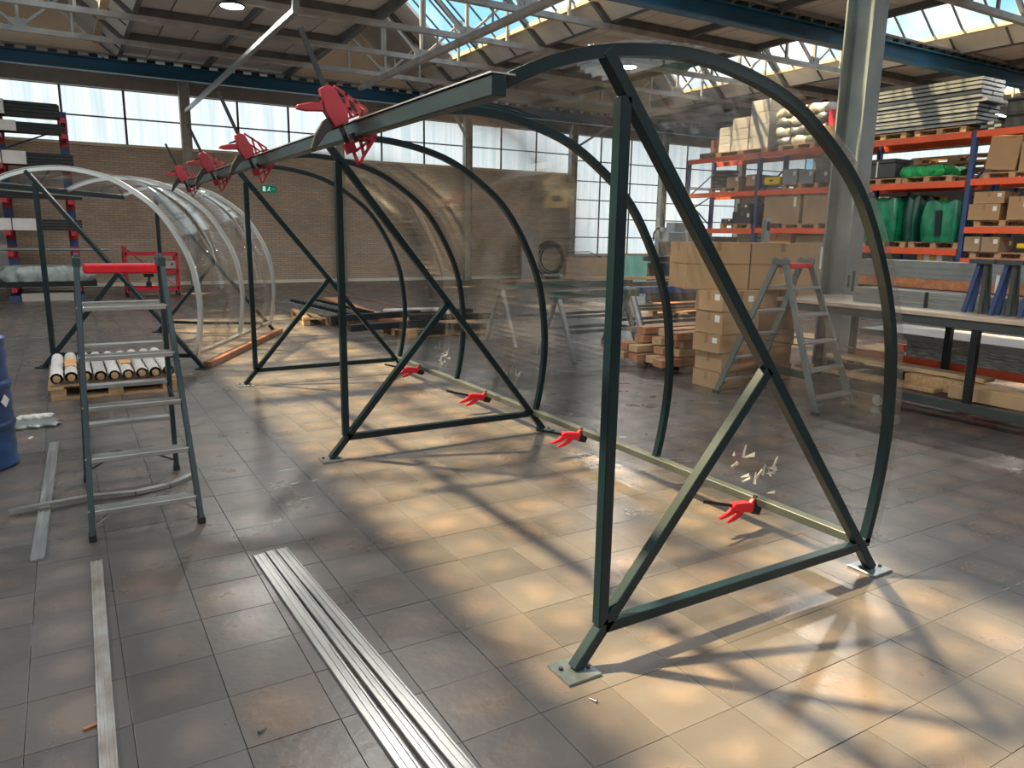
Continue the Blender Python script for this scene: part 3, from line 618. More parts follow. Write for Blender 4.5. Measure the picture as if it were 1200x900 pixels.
o = MB().box((0, 0, .003), (.05, .016, .006)).build('paper_scrap', PAPER); o.location = (-.35, 6.78, 0); o.rotation_euler = (0, 0, 1.1); tag(o, 'tiny white paper scrap beside the blue barrel', 'scrap')
def screw(label, x, y, rz, m=GALV):
    r = thing('screw', label, 'screw', (x, y, 0), rz); MB().cyl((0, 0, .005), (.028, 0, .004), .0035, 8, .002).build('shank', m, r); MB().cyl((-.004, 0, .006), (0, 0, .006), .006, 8).build('head', m, r)
screw('small silver screw in front of the nearest foot plate', 1.50, 1.885, 1.9)
screw('small dark screw on the tiles between the strips', .42, 2.30, .5, GREYD)
o = MB().cyl((0, 0, .006), (.04, .012, .006), .006, 8).build('copper_stub', WOODR); o.location = (-.085, 2.60, 0); tag(o, 'small reddish stub beside the smudged strip', 'scrap')
o = MB().box((0, 0, .006), (.05, .02, .012)).build('wood_chip', WOOD); o.location = (.03, 4.86, 0); tag(o, 'small wood chip on the floor below the stepladder', 'scrap')
m = MB().tube([(.40, 5.9, .004), (.22, 6.02, .02), (.05, 6.0, .004), (.03, 5.75, .004)], .006, 6); tag(m.build('black_cable', BLACK), 'thin black cable lying behind the dark stepladder', 'cable')

# pallets ----------------------------------------------------------------
def pallet(label, loc, rz=0., sc=(1, 1, 1), wood=WOOD, ys=(-.345, -.172, 0, .172, .345)):
    r = thing('pallet', label, 'pallet', loc, rz)
    for y in ys: MB().b2((-.6, y-.27/len(ys), .122), (.6, y+.055, .144)).build('deck_board', wood, r)
    for x in (-.55, 0, .55): MB().b2((x-.07, -.4, .10), (x+.07, .4, .122)).build('stringer', wood, r)
    for x in (-.53, 0, .53):
        for y in (-.345, 0, .345): MB().b2((x-.07, y-.05, .022), (x+.07, y+.05, .10)).build('block', wood, r)
    for y in (-.345, 0, .345): MB().b2((-.6, y-.05, 0), (.6, y+.05, .022)).build('bottom_board', wood, r)
    r.scale = sc; return r
pallet('wooden pallet on the floor under the wrapped rolls behind the stepladder', (.33, 8.84, 0), 0, (.92, 1.68, 1), WOOD, [-.35+.0875*q for q in range(9)])
PAL = pallet('wooden pallet under the toothed dark profiles in the middle distance', (4.0, 13.6, 0), 1.45, (1.3, 1.1, 1))
for i in range(9):
    r = thing('wrapped_roll', 'film wrapped roll on the floor pallet, number %s from the barrel side' % ['one', 'two', 'three', 'four', 'five', 'six', 'seven', 'eight', 'nine'][i], 'roll', (-.16+i*.122, 8.85+random.uniform(-.04, .04), .146), random.uniform(-.003, .003), 'wrapped rolls on the floor pallet')
    rad = .0545; m = MB(); pts = []
    prof = [(rad*(1+.06*math.sin(k*2.1+i)), -.66+k*.11) for k in range(13)]
    m.lathe(prof, n=14); me_ = m.build('film_wrap', WRAP if i % 4 else FOAM, r); me_.rotation_euler = (-math.pi/2, 0, 0); me_.location = (0, 0, rad*1.12)
    c = MB().cyl((0, -.675, rad*1.12), (0, .67, rad*1.12), rad*.6, 12).build('core', WOOD, r)
    if i in (1, 5): MB().b2((-.05, -.3, rad*2.15), (.05, .15, rad*2.28)).build('cardboard_patch', CARD3, r)

# ================================================================ BACK LEFT: cantilever rack, trolley
r = thing('cantilever_rack', 'blue cantilever rack with red arms holding dark profiles by the back wall', 'rack', (0, 20.2, 0))
for x in (-3.4, -.98, .24): 
    MB().b2((x-.09, .25, .02), (x+.09, .43, 4.15)).build('upright', BLUE, r); MB().b2((x-.1, -.85, 0), (x+.1, .5, .12)).build('foot', BLUE, r)
    for z in (3.93, 3.60, 2.92, 2.22, 1.54, 1.10, .32): MB().b2((x-.05, -.8, z-.13), (x+.05, .25, z-.03)).build('arm', REDP, r); MB().b2((x-.095, .24, z-.22), (x+.095, .44, z+.05)).build('clamp_collar', REDP, r)
for p_, q_ in (((-.89, .34, 3.3), (.15, .34, 3.75)), ((.15, .34, 3.2), (-.3, .34, 2.6)), ((-.89, .34, .5), (-.3, .34, .1)), ((-2.2, .34, 3.7), (-1.07, .34, 3.0))): MB().bar(p_, q_, .05, .03).build('cross_brace', BLUE, r)
def bundle(label, x0, x1, z, h, wrapx, rowsn=4):
    b_ = thing('profile_bundle', label, 'profile bundle', (0, 19.75, z))
    for k in range(rowsn):
        for q in range(3): MB().b2((x0+.02*((k*2+q) % 3), -.25+q*.17, k*h/rowsn), (x1-.03*((k+q) % 2), -.25+q*.17+.16, (k+.88)*h/rowsn)).build('profile', BLKSTL, b_)
    if wrapx is not None: 
        MB().b2((x0-.03, -.28, .0), (wrapx, .27, h+.01)).build('wrapping', FOAM, b_); MB().b2(((x0+wrapx)/2+.9, -.285, .0), ((x0+wrapx)/2+.92, .275, h+.015)).build('strap', BLACK, b_)
bundle('dark profile bundle with white wrapping, topmost on the cantilever rack', -3.2, .20, 3.905, .29, -.80)
bundle('dark profile bundle with white wrapping, second from top on the cantilever rack', -3.2, .26, 3.573, .205, -.62)
bundle('dark profile bundle with white wrapping, third from top on the cantilever rack', -3.2, .37, 2.90, .26, -.50)
bundle('dark profile bundle with white wrapping, lowest hanging on the cantilever rack', -3.2, .47, 2.0+.20, .2, None)
bundle('dark profile bundle under the curved roof end, below the others on the rack', -3.2, .42, 1.52, .24, -.40)
o = MB().cyl((-3, 19.6, 1.11), (.88, 19.6, 1.108), .035, 10).build('steel_pipe', GREYP); tag(o, 'long grey steel pipe lying on the lowest arms of the cantilever rack', 'pipe')
o = MB().b2((-3, 19.4, .30), (.6, 20.2, .42)).build('profile_stack', BLKSTL); tag(o, 'flat stack of dark profiles under the grey tarp on the rack', 'profile bundle')
o = wavy(1.55, .7, .32, 3, 22, 10, 8, .09).build('tarp_bundle', TARP); o.location = (-.30, 19.75, .42); tag(o, 'crumpled grey tarp bundle on the low rack arms by the back wall', 'tarp')
o = MB().b2((-.86, 19.3, .0), (.12, 20.2, .16)).build('sheet_stack', BOARDG); tag(o, 'pale sheet stack at floor level under the cantilever rack', 'sheet stack')
o = MB().b2((-1.9, 21.4, .3), (-1.0, 21.5, 1.6)).build('leaning_board', FOAM); tag(o, 'white board leaning behind the cantilever rack', 'board')
# red trolley
r = thing('tool_trolley', 'red steel tool trolley with tall push end by the brick wall', 'trolley', (1.80, 20.15, 0))
B = MB
for x in (-.56, .56):
    for y in (-.3, .3): B().b2((x-.03, y-.03, .09), (x+.03, y+.03, 1.02 if x > 0 else 1.17)).build('corner_post', REDP, r); B().cyl((x-.02, y, .045), (x+.02, y, .045), .045, 12).build('castor', BLACK, r)
for z in (.17, .58, 1.0):
    m = B()
    for y in (-.3, .3): m.b2((-.56, y-.03, z-.04), (.56, y+.03, z+.04))
    for x in (-.56, .56): m.b2((x-.03, -.3, z-.04), (x+.03, .3, z+.04))
    m.build('rail', REDP, r)
B().b2((-.55, -.3, .15), (.55, .3, .17)).build('lower_tray', REDP, r)
B().bar((-.5, -.32, 1.1), (-.02, -.32, .62), .02, .05, (0, 1, 0)).build('side_brace', REDP, r); B().bar((-.5, .32, 1.1), (.0, .32, .62), .02, .05, (0, 1, 0)).build('side_brace', REDP, r); B().bar((.1, -.31, .55), (.54, -.31, .2), .02, .04, (0, 1, 0)).build('side_brace', REDP, r)
B().b2((-.5, -.3, .62), (.05, -.27, .74)).build('brand_plate', BOARDG, r)
o = B().b2((2.02, 19.95, .19), (2.32, 20.3, .52)).build('canister', BOARDG, None, .03); tag(o, 'grey canister on the lower tray of the red trolley', 'canister')
r = thing('control_box', 'pale control box standing on the upper rail of the red trolley', 'box', (2.05, 20.1, .63)); B().b2((-.24, -.12, 0), (.3, .12, .2)).build('housing', BOARDG, r, .02); B().cyl((.2, -.12, .12), (.2, -.135, .12), .025, 12).build('dial', BLACK, r)
r = thing('power_tool', 'small black power tool hanging on the red trolley', 'tool', (1.72, 20.1, .2)); B().b2((-.06, -.05, .0), (.06, .05, .12)).build('battery', BLACK, r, .01); B().bar((0, 0, .1), (.02, 0, .26), .05, .05).bar((-.1, 0, .28), (.12, 0, .28), .08, .08).build('body', GREYD, r)

# ================================================================ MIDDLE: pallets of profiles, trestles, timber
b_ = thing('profile_pile', 'pile of toothed dark profiles on the far pallet', 'profile pile', (4.15, 13.6, .15), 1.65)
for k in range(7):
    m = MB(); y = -.33+k*.11; z = .0+.035*(k % 2)
    m.b2((-1.5+.05*k, y-.03, z), (1.25+.06*k, y+.03, z+.05))
    for q in range(24): m.b2((-1.45+.05*k+q*.11, y-.03, z+.05), (-1.40+.05*k+q*.11, y+.03, z+.09))
    m.build('toothed_profile', BLKSTL if k % 3 else GREYP, b_)
again(PAL, 'wooden pallet under the black box beams in the middle distance', (5.2, 11.2, 0), .1, None, (1.3, 1.2, 1))
for i, (p0, p1, lb) in enumerate((((3.55, 11.60, .25), (5.1, 11.62, .28), 'black box beam on the middle pallet, upper one toward the ladder side'), ((3.58, 10.75, .20), (5.0, 10.95, .20), 'black box beam on the middle pallet, nearest and lowest'), ((5.0, 11.95, .25), (6.2, 11.8, .25), 'short black box beam at the far side of the middle pallet'), ((4.7, 11.1, .28), (6.12, 10.75, .28), 'dark box beam sticking out toward the first trestle'), ((4.5, 10.9, .17), (5.7, 10.35, .17), 'dark box beam lying low on the middle pallet edge'))):
    o = MB().bar(p0, p1, .11, .10).build('box_beam', BLKSTL, None, .004); tag(o, lb, 'beam', 'black beams on the middle pallet')
for i, (p0, p1, lb) in enumerate((((4.62, 15.0, .26), (4.75, 12.3, .10), 'reddish timber plank sloping behind the toothed profiles'), ((5.0, 14.4, .07), (5.15, 12.0, .07), 'second reddish plank lying behind the black beams'))):
    o = MB().bar(p0, p1, .28, .05).build('timber_plank', WOODR, None, .003); tag(o, lb, 'plank', 'reddish planks behind the black beams')
o = MB().tube([(5.25, 13.6, .12), (5.2, 12.4, .25), (5.1, 11.0, .40), (5.15, 10.6, .40)], .04, 10).build('wrapped_tube', WRAP); tag(o, 'white film wrapped tube lying over the black beams', 'tube')
for i, (a, bb, lb) in enumerate((((4.9, 16.6, .3), (6.2, 12.6, .04), 'thin brown rod lying on the floor behind the planks'),)):
    o = MB().cyl(a, bb, .015, 6).build('thin_rod', WOODB); tag(o, lb, 'rod')
def trestle(label, x0, y, L, leg, top, H=.9, half=.44):
    r = thing('trestle', label, 'trestle', (x0, y, 0), 0, 'trestles in the middle of the hall')
    MB().b2((-.05, -.06, H-.10), (L, .06, H)).build('top_beam', top, r, .004)
    for xx in (.05, L-.12):
        for s in (-1, 1): MB().bar((xx, s*.03, H-.10), (xx, s*half, 0), .05, .055, (1, 0, 0)).build('leg', leg, r, .002)
        MB().bar((xx, -half*.62, H*.36), (xx, half*.62, H*.36), .03, .04).build('leg_tie', leg, r)
    MB().bar((.05, half*.55, H*.42), (L-.12, half*.55, H*.42), .03, .045).bar((.05, -half*.55, H*.42), (L-.12, -half*.55, H*.42), .03, .045).build('long_rail', leg, r)
    return r
ALUD = mat('dull_galvanised_leg', (.30, .33, .34), .4, .5, var=.25)
GRNT = mat('green_trestle_pad', (.04, .085, .072), .6, 0, var=.3)
trestle('grey trestle with green top beam, farther of the two', 5.45, 9.55, 2.5, ALUD, GRNT, .92)
trestle('grey trestle with grey green top beam, nearer of the two', 5.50, 8.14, 1.40, ALUD, GRNT, .90)
r = trestle('dark legged trestle with blue top beside the timber stack', 6.98, 8.62, 2.2, GREYD, BLUE, .88, .42)
trestle('dark steel trestle behind the blue topped one', 8.6, 10.4, 2.6, GREYD, GREYD, .82)
for i, (a, bb, lb) in enumerate((((6.2, 9.75, .935), (8.7, 9.45, .935), 'long pale wooden slat resting on the trestles'), ((6.6, 9.5, .965), (9.3, 9.15, .965), 'second long wooden slat lying across the first on the trestles'), ((5.5, 9.62, .935), (6.1, 9.6, .935), 'short brown slat at the end of the far trestle'))):
    o = MB().bar(a, bb, .07, .03).build('wooden_slat', WOOD if i < 2 else WOODR); tag(o, lb, 'slat', 'slats lying on the trestles')
r = thing('angle_grinder', 'grey power tool lying on the far trestle', 'tool', (6.35, 9.48, .95), .3); MB().cyl((-.22, 0, .05), (.14, 0, .05), .04, 12).build('body', GREYD, r); MB().cyl((.18, 0, .0), (.18, 0, .02), .06, 14).build('disc', GREYP, r); MB().cyl((.14, 0, .05), (.20, 0, .04), .035, 10).build('head', GREYP, r)
# timber stack
tl = thing('pallet', 'low pallet under the loose timber stack', 'pallet', (0, 0, 0))
bpy.data.objects.remove(tl)
again(PAL, 'low wooden pallet under the loose timber stack', (7.1, 7.0, 0), 0, None, (1.2, 1.15, .6))
k = 0; rnd = random.Random(4); words = ['bottom layer, front', 'bottom layer, second from front', 'bottom layer, third from front', 'bottom layer, rear', 'second layer, front', 'second layer, second from front', 'second layer, third from front', 'second layer, rear', 'third layer, front', 'third layer, middle', 'third layer, rear', 'top layer, front', 'top layer, middle', 'top layer, rear']
lay = [(0, 4), (1, 4), (2, 3), (3, 3)]
for L_, nn in lay:
    for q in range(nn):
        y = 6.62+q*(.24 if nn == 4 else .29)+rnd.uniform(-.02, .02); z = .10+L_*.105; x0 = 6.05+rnd.uniform(-.12, .22)+.05*L_; Ln = rnd.uniform(1.3, 1.6)
        o = MB().box((Ln/2, 0, .045), (Ln, .17, .088)).build('timber_beam', [WOODR, WOOD, WOODR, OSB][(k*3+L_) % 4], None, .004); o.location = (x0, y, z); o.rotation_euler = (0, 0, rnd.uniform(-.05, .05))
        tag(o, 'reddish brown sawn timber in the loose stack, ' + words[k], 'timber', 'timbers stacked beside the boxes'); k += 1

# ================================================================ CARDBOARD BOX STACK
def carton(label, loc, d, rz=0., m=CARD, lab=0, group=None, tape=True):
    """closed carton: body, split lid flaps, tape and paper label; origin at the base centre"""
    r = thing('cardboard_box', label, 'box', loc, rz, group); x, y, h = d[0]/2, d[1]/2, d[2]
    MB().b2((-x, -y, 0), (x, y, h-.004)).build('body', m, r, .004)
    MB().b2((-x, -y, h-.004), (-.002, y, h)).b2((.002, -y, h-.004), (x, y, h)).build('lid_flaps', m, r)
    if tape: MB().b2((-.025, -y-.0015, h-.09), (.025, -y, h)).b2((-.025, -y, h), (.025, y, h+.001)).b2((-x-.0015, -.02, h-.1), (-x, .02, h*.98)).build('parcel_tape', TAPE, r)
    if lab: MB().b2((-x-.002, -y*.8, h*.55), (-x, -y*.8+.07, h*.85)).b2((x*.4, -y-.002, h*.45), (x*.4+.08, -y, h*.75)).build('paper_label', PAPER, r)
    return r
zs = [0, .19, .40, .60, .85, 1.07]; G = 'cardboard boxes piled beside the stepladder'
nmz = ['lowest', 'second from the floor', 'third from the floor', 'fourth from the floor', 'fifth from the floor']
for i in range(5):
    x0 = 5.99-.03*(i > 1)+.02*(i % 2)
    carton('brown carton in the front column of the box pile, ' + nmz[i], (x0+.28, 5.84, zs[i]), (.56, .40, zs[i+1]-zs[i]-.004), .0, CARD, 1 if i in (2, 3, 4) else 0, G)
for i in range(5):
    carton('brown carton in the rear column of the box pile, ' + nmz[i], (6.98, 6.02+.02*(i % 2), zs[i]), (.62, .55, zs[i+1]-zs[i]-.004), .03*(i % 2), CARD, 0, G)
az = -math.pi/4+.15
for i, (z0, h) in enumerate(((1.07, .275), (1.345, .235))):
    for j, t_ in enumerate((.33, .95)):
        c = V((5.91+.915*(.36+.735*j), 6.30-.403*(.36+.735*j), z0)); carton('long brown carton on top of the box pile, %s layer, %s' % (['lower', 'uppermost'][i], ['toward the trestles', 'toward the workbench'][j]), c, (.72, .55, h-.004), -.415, CARD, 0, G)

# ================================================================ WORKBENCH
r = thing('steel_workbench', 'long dark steel workbench with pale wooden top along the hall side', 'workbench', (0, 0, 0))
TB0, TB1 = .2, 5.68
MB().b2((6.85, TB0, .945), (7.95, TB1, .985)).build('table_top', TABLEW, r, .004)
MB().b2((6.87, TB0, .865), (6.93, TB1, .945)).b2((7.87, TB0, .865), (7.93, TB1, .945)).b2((6.93, TB0, .865), (7.87, TB0+.06, .945)).b2((6.93, TB1-.06, .865), (7.87, TB1, .945)).build('top_frame', STEEL_G, r, .003)
for y in (.4, 1.95, 3.52, 5.1): MB().b2((6.87, y-.03, .20), (6.93, y+.03, .865)).build('leg', BLKSTL, r)
for y in (.4, 1.2, 2.75, 3.3, 4.3, 5.4): MB().b2((7.87, y-.03, .20), (7.93, y+.03, .865)).build('leg', BLKSTL, r)
MB().b2((6.85, TB0, .12), (6.95, TB1, .20)).b2((7.85, TB0, .12), (7.95, TB1, .20)).build('base_rail', STEEL_G, r, .003)
for y in (.4, 1.95, 3.52, 5.1): MB().b2((6.95, y-.04, .12), (7.85, y+.04, .18)).build('base_crosspiece', LADG2, r)
for y in (.5, 2.2, 4.35):
    c_ = MB().cyl((6.86, y, .06), (6.92, y, .06), .055, 14).b2((6.85, y-.03, .06), (6.93, y+.03, .12)).build('castor', ALU, r)
MB().b2((6.95, 1.2, .60), (7.85, 1.24, .62)).bar((6.95, 5.0, .55), (7.85, 5.0, .35), .02, .02).build('tie_rod', GREYP, r)
for i, (x, y0, y1, z, w_, h_, lb) in enumerate(((7.08, .5, 3.75, .20, .16, .13, 'thick tan timber on the workbench base, nearest the front rail'), (7.27, .8, 4.3, .20, .16, .12, 'long tan timber on the workbench base, second from the front rail'), (7.46, .4, 3.1, .20, .17, .13, 'tan timber on the workbench base, third from the front rail'), (7.12, 3.9, 5.5, .20, .18, .04, 'thin tan board on the far end of the workbench base'), (7.4, 3.6, 5.3, .33, .2, .04, 'thin tan board lying on timbers at the workbench base'), (7.15, .4, 2.6, .335, .2, .11, 'upper tan timber on the workbench base'))):
    o = MB().b2((x-w_/2, y0, z), (x+w_/2, y1, z+h_)).build('timber_beam', [OSB, WOOD][i % 2], None, .004); tag(o, lb, 'timber', 'timbers on the workbench base')
o = wavy(.3, .5, .12, 12, amp=.1).build('wrapped_parcel', WRAP); o.location = (7.12, 1.9, .447); tag(o, 'white film wrapped parcel on the timbers under the workbench', 'parcel')
# stock lying on the bench
def stack(name, label, cat, x0, x1, y0, y1, z0, layers, group=None):
    r = thing(name, label, cat, (0, 0, z0), 0, group); z = 0
    for h, m, nx in layers:
        dx = (x1-x0)/nx
        for q in range(nx): MB().b2((x0+q*dx+.003, y0+random.uniform(0, .03), z+.001), (x0+(q+1)*dx-.003, y1-random.uniform(0, .03), z+h-.001)).build('profile', m, r)
        z += h
    return r, z
LGY = mat('pale_grey_profile', (.26, .275, .275), .4, .4, var=.15, vscale=6, stretch=(8, 1, 8))
r, z = stack('profile_bundle', 'grey profile bundle with pale strip on the workbench top', 'profile bundle', 7.22, 7.6, .6, 5.0, .985, [(.03, GREYP, 3), (.03, LGY, 3), (.03, GREYP, 3), (.03, LGY, 3), (.035, LGY, 3)])
MB().b2((7.212, 4.18, 0), (7.22, 4.21, z)).b2((7.212, 2.2, 0), (7.22, 2.23, z)).build('black_band', BLACK, r)
r, z = stack('profile_bundle', 'tall grey and orange-brown bundle behind on the workbench', 'profile bundle', 7.63, 7.93, .5, 5.25, .985, [(.13, BLKSTL, 2), (.03, BLKSTL, 2), (.10, WOODO, 2), (.05, GREYP, 2), (.05, GREYP, 2), (.012, LGY, 2), (.065, GREYP, 2)])
MB().b2((7.62, 3.75, .17), (7.628, 3.78, z-.1)).b2((7.62, 1.75, .17), (7.628, 1.78, z-.1)).build('white_band', PAPER, r)
# small trestles standing nested on the bench
for i, x in enumerate((0, 1, 2)):
    y = 3.66-.235*i; r = thing('bench_stand', ['blue and tan small stand nested on the workbench, farthest one', 'blue and tan small stand nested on the workbench, middle one', 'blue and tan small stand nested on the workbench, nearest one'][i], 'stand', (7.08, y, 1.0), 0, 'small stands nested on the workbench')
    MB().b2((-.06, -.14, .44), (.04, .07, .48)).build('top_bar', GREYD, r)
    MB().bar((-.01, .0, .44), (-.05, .065, 0), .035, .035, (1, 0, 0)).build('leg', BLUE, r); MB().bar((-.01, -.06, .44), (-.04, -.075, 0), .035, .035, (1, 0, 0)).build('leg', STEEL_G, r)
    MB().bar((.03, .0, .44), (.06, .06, 0), .035, .035, (1, 0, 0)).build('leg', BLUE, r); MB().bar((.03, -.06, .44), (.06, -.08, 0), .035, .035, (1, 0, 0)).build('leg', STEEL_G, r)
# sheets stored on a low orange rack behind the bench
r = thing('low_rack', 'low orange rack behind the workbench carrying the grey sheets', 'rack', (0, 0, 0))
for y in (.3, 3.0, 5.45):
    for x in (8.14, 8.95): MB().b2((x-.04, y-.04, 0), (x+.04, y+.04, .26)).build('post', BLUE, r)
for x in (8.10, 8.95): MB().b2((x-.03, .2, .26), (x+.03, 5.5, .35)).build('beam', ORANGE, r)
r = thing('sheet_stack', 'stack of pale grey sheets on the low orange rack', 'sheet stack', (0, 0, .352))
for q in range(7): MB().b2((8.08+random.uniform(-.012, .012), .2, q*.036), (8.98, 5.45-.6*(q < 5), q*.036+.034)).build('sheet', SHEETS if q > 4 else STONE, r)

# ================================================================ BACK MIDDLE: machine, boards, coils
r = thing('milling_machine', 'grey milling machine standing in front of the bright windows', 'machine', (13.1, 14.2, 0))
MB().b2((-.45, -.4, 0), (.7, .4, .95)).build('base_cabinet', GREYD, r, .02); MB().b2((.25, -.25, .95), (.75, .25, 1.75)).build('column', GREYM, r, .02)
MB().b2((-.75, -.22, 1.0), (.2, .22, 1.12)).build('work_table', GREYD, r, .01); MB().b2((-.35, -.22, 1.45), (.5, .22, 1.72)).build('head', GREYM, r, .02)
MB().cyl((-.15, 0, 1.14), (-.15, 0, 1.45), .07, 12, .14).build('spindle', ALU, r); MB().cyl((-.35, 0, 1.72), (-.35, 0, 1.82), .1, 12).b2((-.1, -.15, 1.72), (.6, .15, 1.95)).build('motor', GREYM, r, .01)
MB().tube([(-.62, 0, 1.5), (-.62, 0, 1.68), (-.52, 0, 1.80), (-.38, 0, 1.80), (-.3, 0, 1.7)], .02, 8).build('hose', BLACK, r); MB().cyl((-.5, -.26, 1.3), (-.5, -.24, 1.3), .16, 16).build('hand_wheel', GREYP, r); MB().b2((-.7, -.3, 1.36), (-.2, -.26, 1.48)).build('front_panel', GREYP, r)
r = thing('control_cabinet', 'dark grey control cabinet next to the milling machine', 'cabinet', (14.45, 14.1, 0)); MB().b2((-.4, -.4, 0), (.4, .4, 1.62)).build('body', GREYD, r, .01); MB().b2((-.42, -.38, .1), (-.4, .38, 1.5)).build('door', GREYM, r)
o = MB().b2((13.95, 20.0, 0), (15.85, 20.05, .87)).build('tan_board', OSB); tag(o, 'tan board standing below the full-height windows', 'board')
o = MB().b2((15.9, 19.9, .0), (17.5, 19.96, .92)).build('mint_board', MINT); tag(o, 'mint green board standing beside the tan board', 'board')
o = MB().prism([(0, 0), (.5, 0), (.12, .95), (0, .9)], lambda a, b, k: (17.55+a, 19.8+k*.05, b)).build('angled_board', WOOD); tag(o, 'pointed wooden board leaning beside the mint green board', 'board')
o = MB().b2((13.85, 22.6, 0), (14.55, 22.65, 1.75)).build('wall_board', BOARDG); tag(o, 'tall pale panel leaning on the brick wall', 'panel')
for i, rr in enumerate((.62, .54, .46)):
    m = MB().tube([(15.35+rr*math.cos(a), YB-.10-.06*i, .72+rr*math.sin(a)) for a in [2*math.pi*q/28 for q in range(28)]], .03, 6, True)
    tag(m.build('hose_coil', GREYD), ['largest', 'middle', 'smallest'][i]+' dark hose ring hanging on the brick wall corner', 'hose', 'hose rings on the brick wall')
m = MB().tube([(16.0, 22.9, .95), (16.3, 22.0, 1.0), (16.5, 21.0, .7), (16.5, 20.4, .02)], .018, 6); tag(m.build('cable', BLACK), 'thin black cable hanging from the wall corner over the boards', 'cable')
again(PAL, 'far pallet loaded with reddish planks behind the dark trestles', (11.2, 11.6, 0), .2, None, (1.2, 1.1, 1))
for q in range(4):
    o = MB().b2((-.8, -.13, 0), (.8, .13, .06)).build('timber_plank', WOODR); o.location = (11.2, 11.35+.14*(q % 2)*2, .146+.062*(q//2)); tag(o, 'reddish plank on the far pallet, %s' % ['lower front', 'lower rear', 'upper front', 'upper rear'][q], 'plank', 'planks on the far pallet')

# ================================================================ PALLET RACKING
RX = 15.0
r = thing('pallet_rack', 'tall pallet racking with blue uprights and orange beams', 'rack', (RX, 0, 0))
RY = [15.82, 13.33, 10.76, 8.19, 5.62, 3.05]; RD = 1.0
for y in RY:
    for x in (.05, RD): MB().b2((x-.05, y-.045, 0), (x+.05, y+.045, 3.66)).build('upright', BLUE, r)
    m = MB()
    for q in range(5): m.bar((.05, y, .3+q*.65), (RD, y, .3+q*.65+(.5 if q % 2 else -.0)), .03, .03)
    for q in range(4): m.bar((.05 if q % 2 else RD, y, .4+q*.75), (RD if q % 2 else .05, y, 1.1+q*.75), .03, .03)
    m.build('upright_bracing', BLUE, r)
LV = [[3.60, 2.70, 1.77], [3.60, 2.70, 1.79], [3.60, 2.70, 1.40, .95], [3.60, 2.72, 1.83, 1.24, .84], [3.60, 2.72, 1.83, 1.24, .84]]
for i in range(5):
    for z in LV[i]:
        for x in (0, RD+.05): MB().b2((x-.025, RY[i+1]+.05, z-.06), (x+.025, RY[i]-.05, z+.06)).build('beam', ORANGE, r)
Z1, Z2, Z3, Z4 = 3.66, 2.76, 1.83, 1.46
def rpal(label, y, z, wood=WOOD): return again(PAL, label, (RX+.52, y, z), math.pi/2, 'pallets on the racking', (.85, 1.2, .85))
RP = [('far end', 14.6), ('second bay', 12.1), ('third bay', 9.9), ('third bay near side', 8.85)]
def put(y0, y1, z, kind, label, h, m, x0=.05, x1=.95, seed=1, cat='box', name='cardboard_box', group='goods on the racking'):
    c = (RX+(x0+x1)/2, (y0+y1)/2, z); d = (x1-x0, y1-y0, h)
    if kind == 'box': o = carton(label, c, d, 0, m, 1, group)
    else:
        o = wavy(d[0], d[1], d[2]/1.08, seed, amp=.05).build(name, m); o.location = c; tag(o, label, cat, group)
    return o
# top level
again(PAL, 'long wooden pallet on the rack top under the white wrapped blocks', (RX+.52, 14.0, Z1), math.pi/2, 'pallets on the racking', (1.42, 1.2, .85)); rpal('wooden pallet on the rack top under the silver sacks', 12.3, Z1)
zt = Z1+.125; k = 0
for (ya, yb, h0, nz_, lb) in ((14.4, 14.8, .62, 3, 'low'), (13.82, 14.36, .80, 3, 'middle'), (13.17, 13.78, 1.15, 4, 'tall')):
    for q in range(nz_):
        for xx in range(2):
            o = MB().b2((-.2, -(yb-ya)/2, 0), (.2, (yb-ya)/2, h0/nz_-.006)).build('wrapped_block', FOAM, None, .01); o.location = (RX+.28+.45*xx, (ya+yb)/2, zt+q*h0/nz_)
            tag(o, 'white wrapped block in the %s pile, %s row, layer %s from below' % (lb, ['outer', 'inner'][xx], ['one', 'two', 'three', 'four'][q]), 'block', 'white wrapped blocks on the rack top')
for q in range(12):
    a = q//3; bq = q % 3; o = wavy(.8, .42, .20, 20+q, 10, 6, 5, .05).build('silver_sack', WRAP if q % 2 else GREYP); o.location = (RX+.5, 11.80+bq*.475, zt+a*.222)
    tag(o, 'silver grey sack on the racking, %s of layer %s' % (['near end', 'middle', 'far end'][bq], ['one', 'two', 'three', 'four'][a]), 'sack', 'silver sacks on the rack top')
o = MB().b2((-.2, -.14, 0), (.2, .14, .06)).b2((-.2, -.14, .06), (-.17, .14, .34)).b2((.17, -.14, .06), (.2, .14, .34)).b2((-.17, -.14, .3), (.17, .14, .34)).build('red_crate', REDP); o.location = (RX+.3, 11.38, Z1+.45); tag(o, 'small open red crate on the rack top beside the column', 'crate')
o = MB().b2((RX+.02, 11.0, Z1), (RX+.9, 11.54, Z1+.45)).build('grey_carton', CARD2); tag(o, 'faded carton under the red crate on the rack top', 'box')
r = thing('hose_reel', 'dark box with pipe bracket at the far end of the rack top', 'box', (RX+.4, 15.3, Z1)); MB().b2((-.2, -.3, 0), (.2, .3, .16)).build('base', GREYD, r); MB().b2((-.1, -.2, .16), (.1, 0, .50)).build('stand', WOODB, r)
rpal('wooden pallet on the rack top under the profile stack, far one', 10.1, Z1); rpal('dark wooden pallet on the rack top under the profile stack, near one', 8.9, Z1)
r = thing('profile_stack', 'long stack of grey metal profiles on top of the racking', 'profile stack', (RX, 9.4, Z1+.13))
for a in range(11):
    L = 1.35 if a > 4 else 1.2
    for q in range(2): MB().b2((.0+q*.4+random.uniform(-.03, .02), -L+.12*(a > 5), a*.078+.014), (.38+q*.4, L+.05*(a % 3)-.15*(a > 8), a*.078+.066)).build('profile', LGY if a % 2 else GREYP, r)
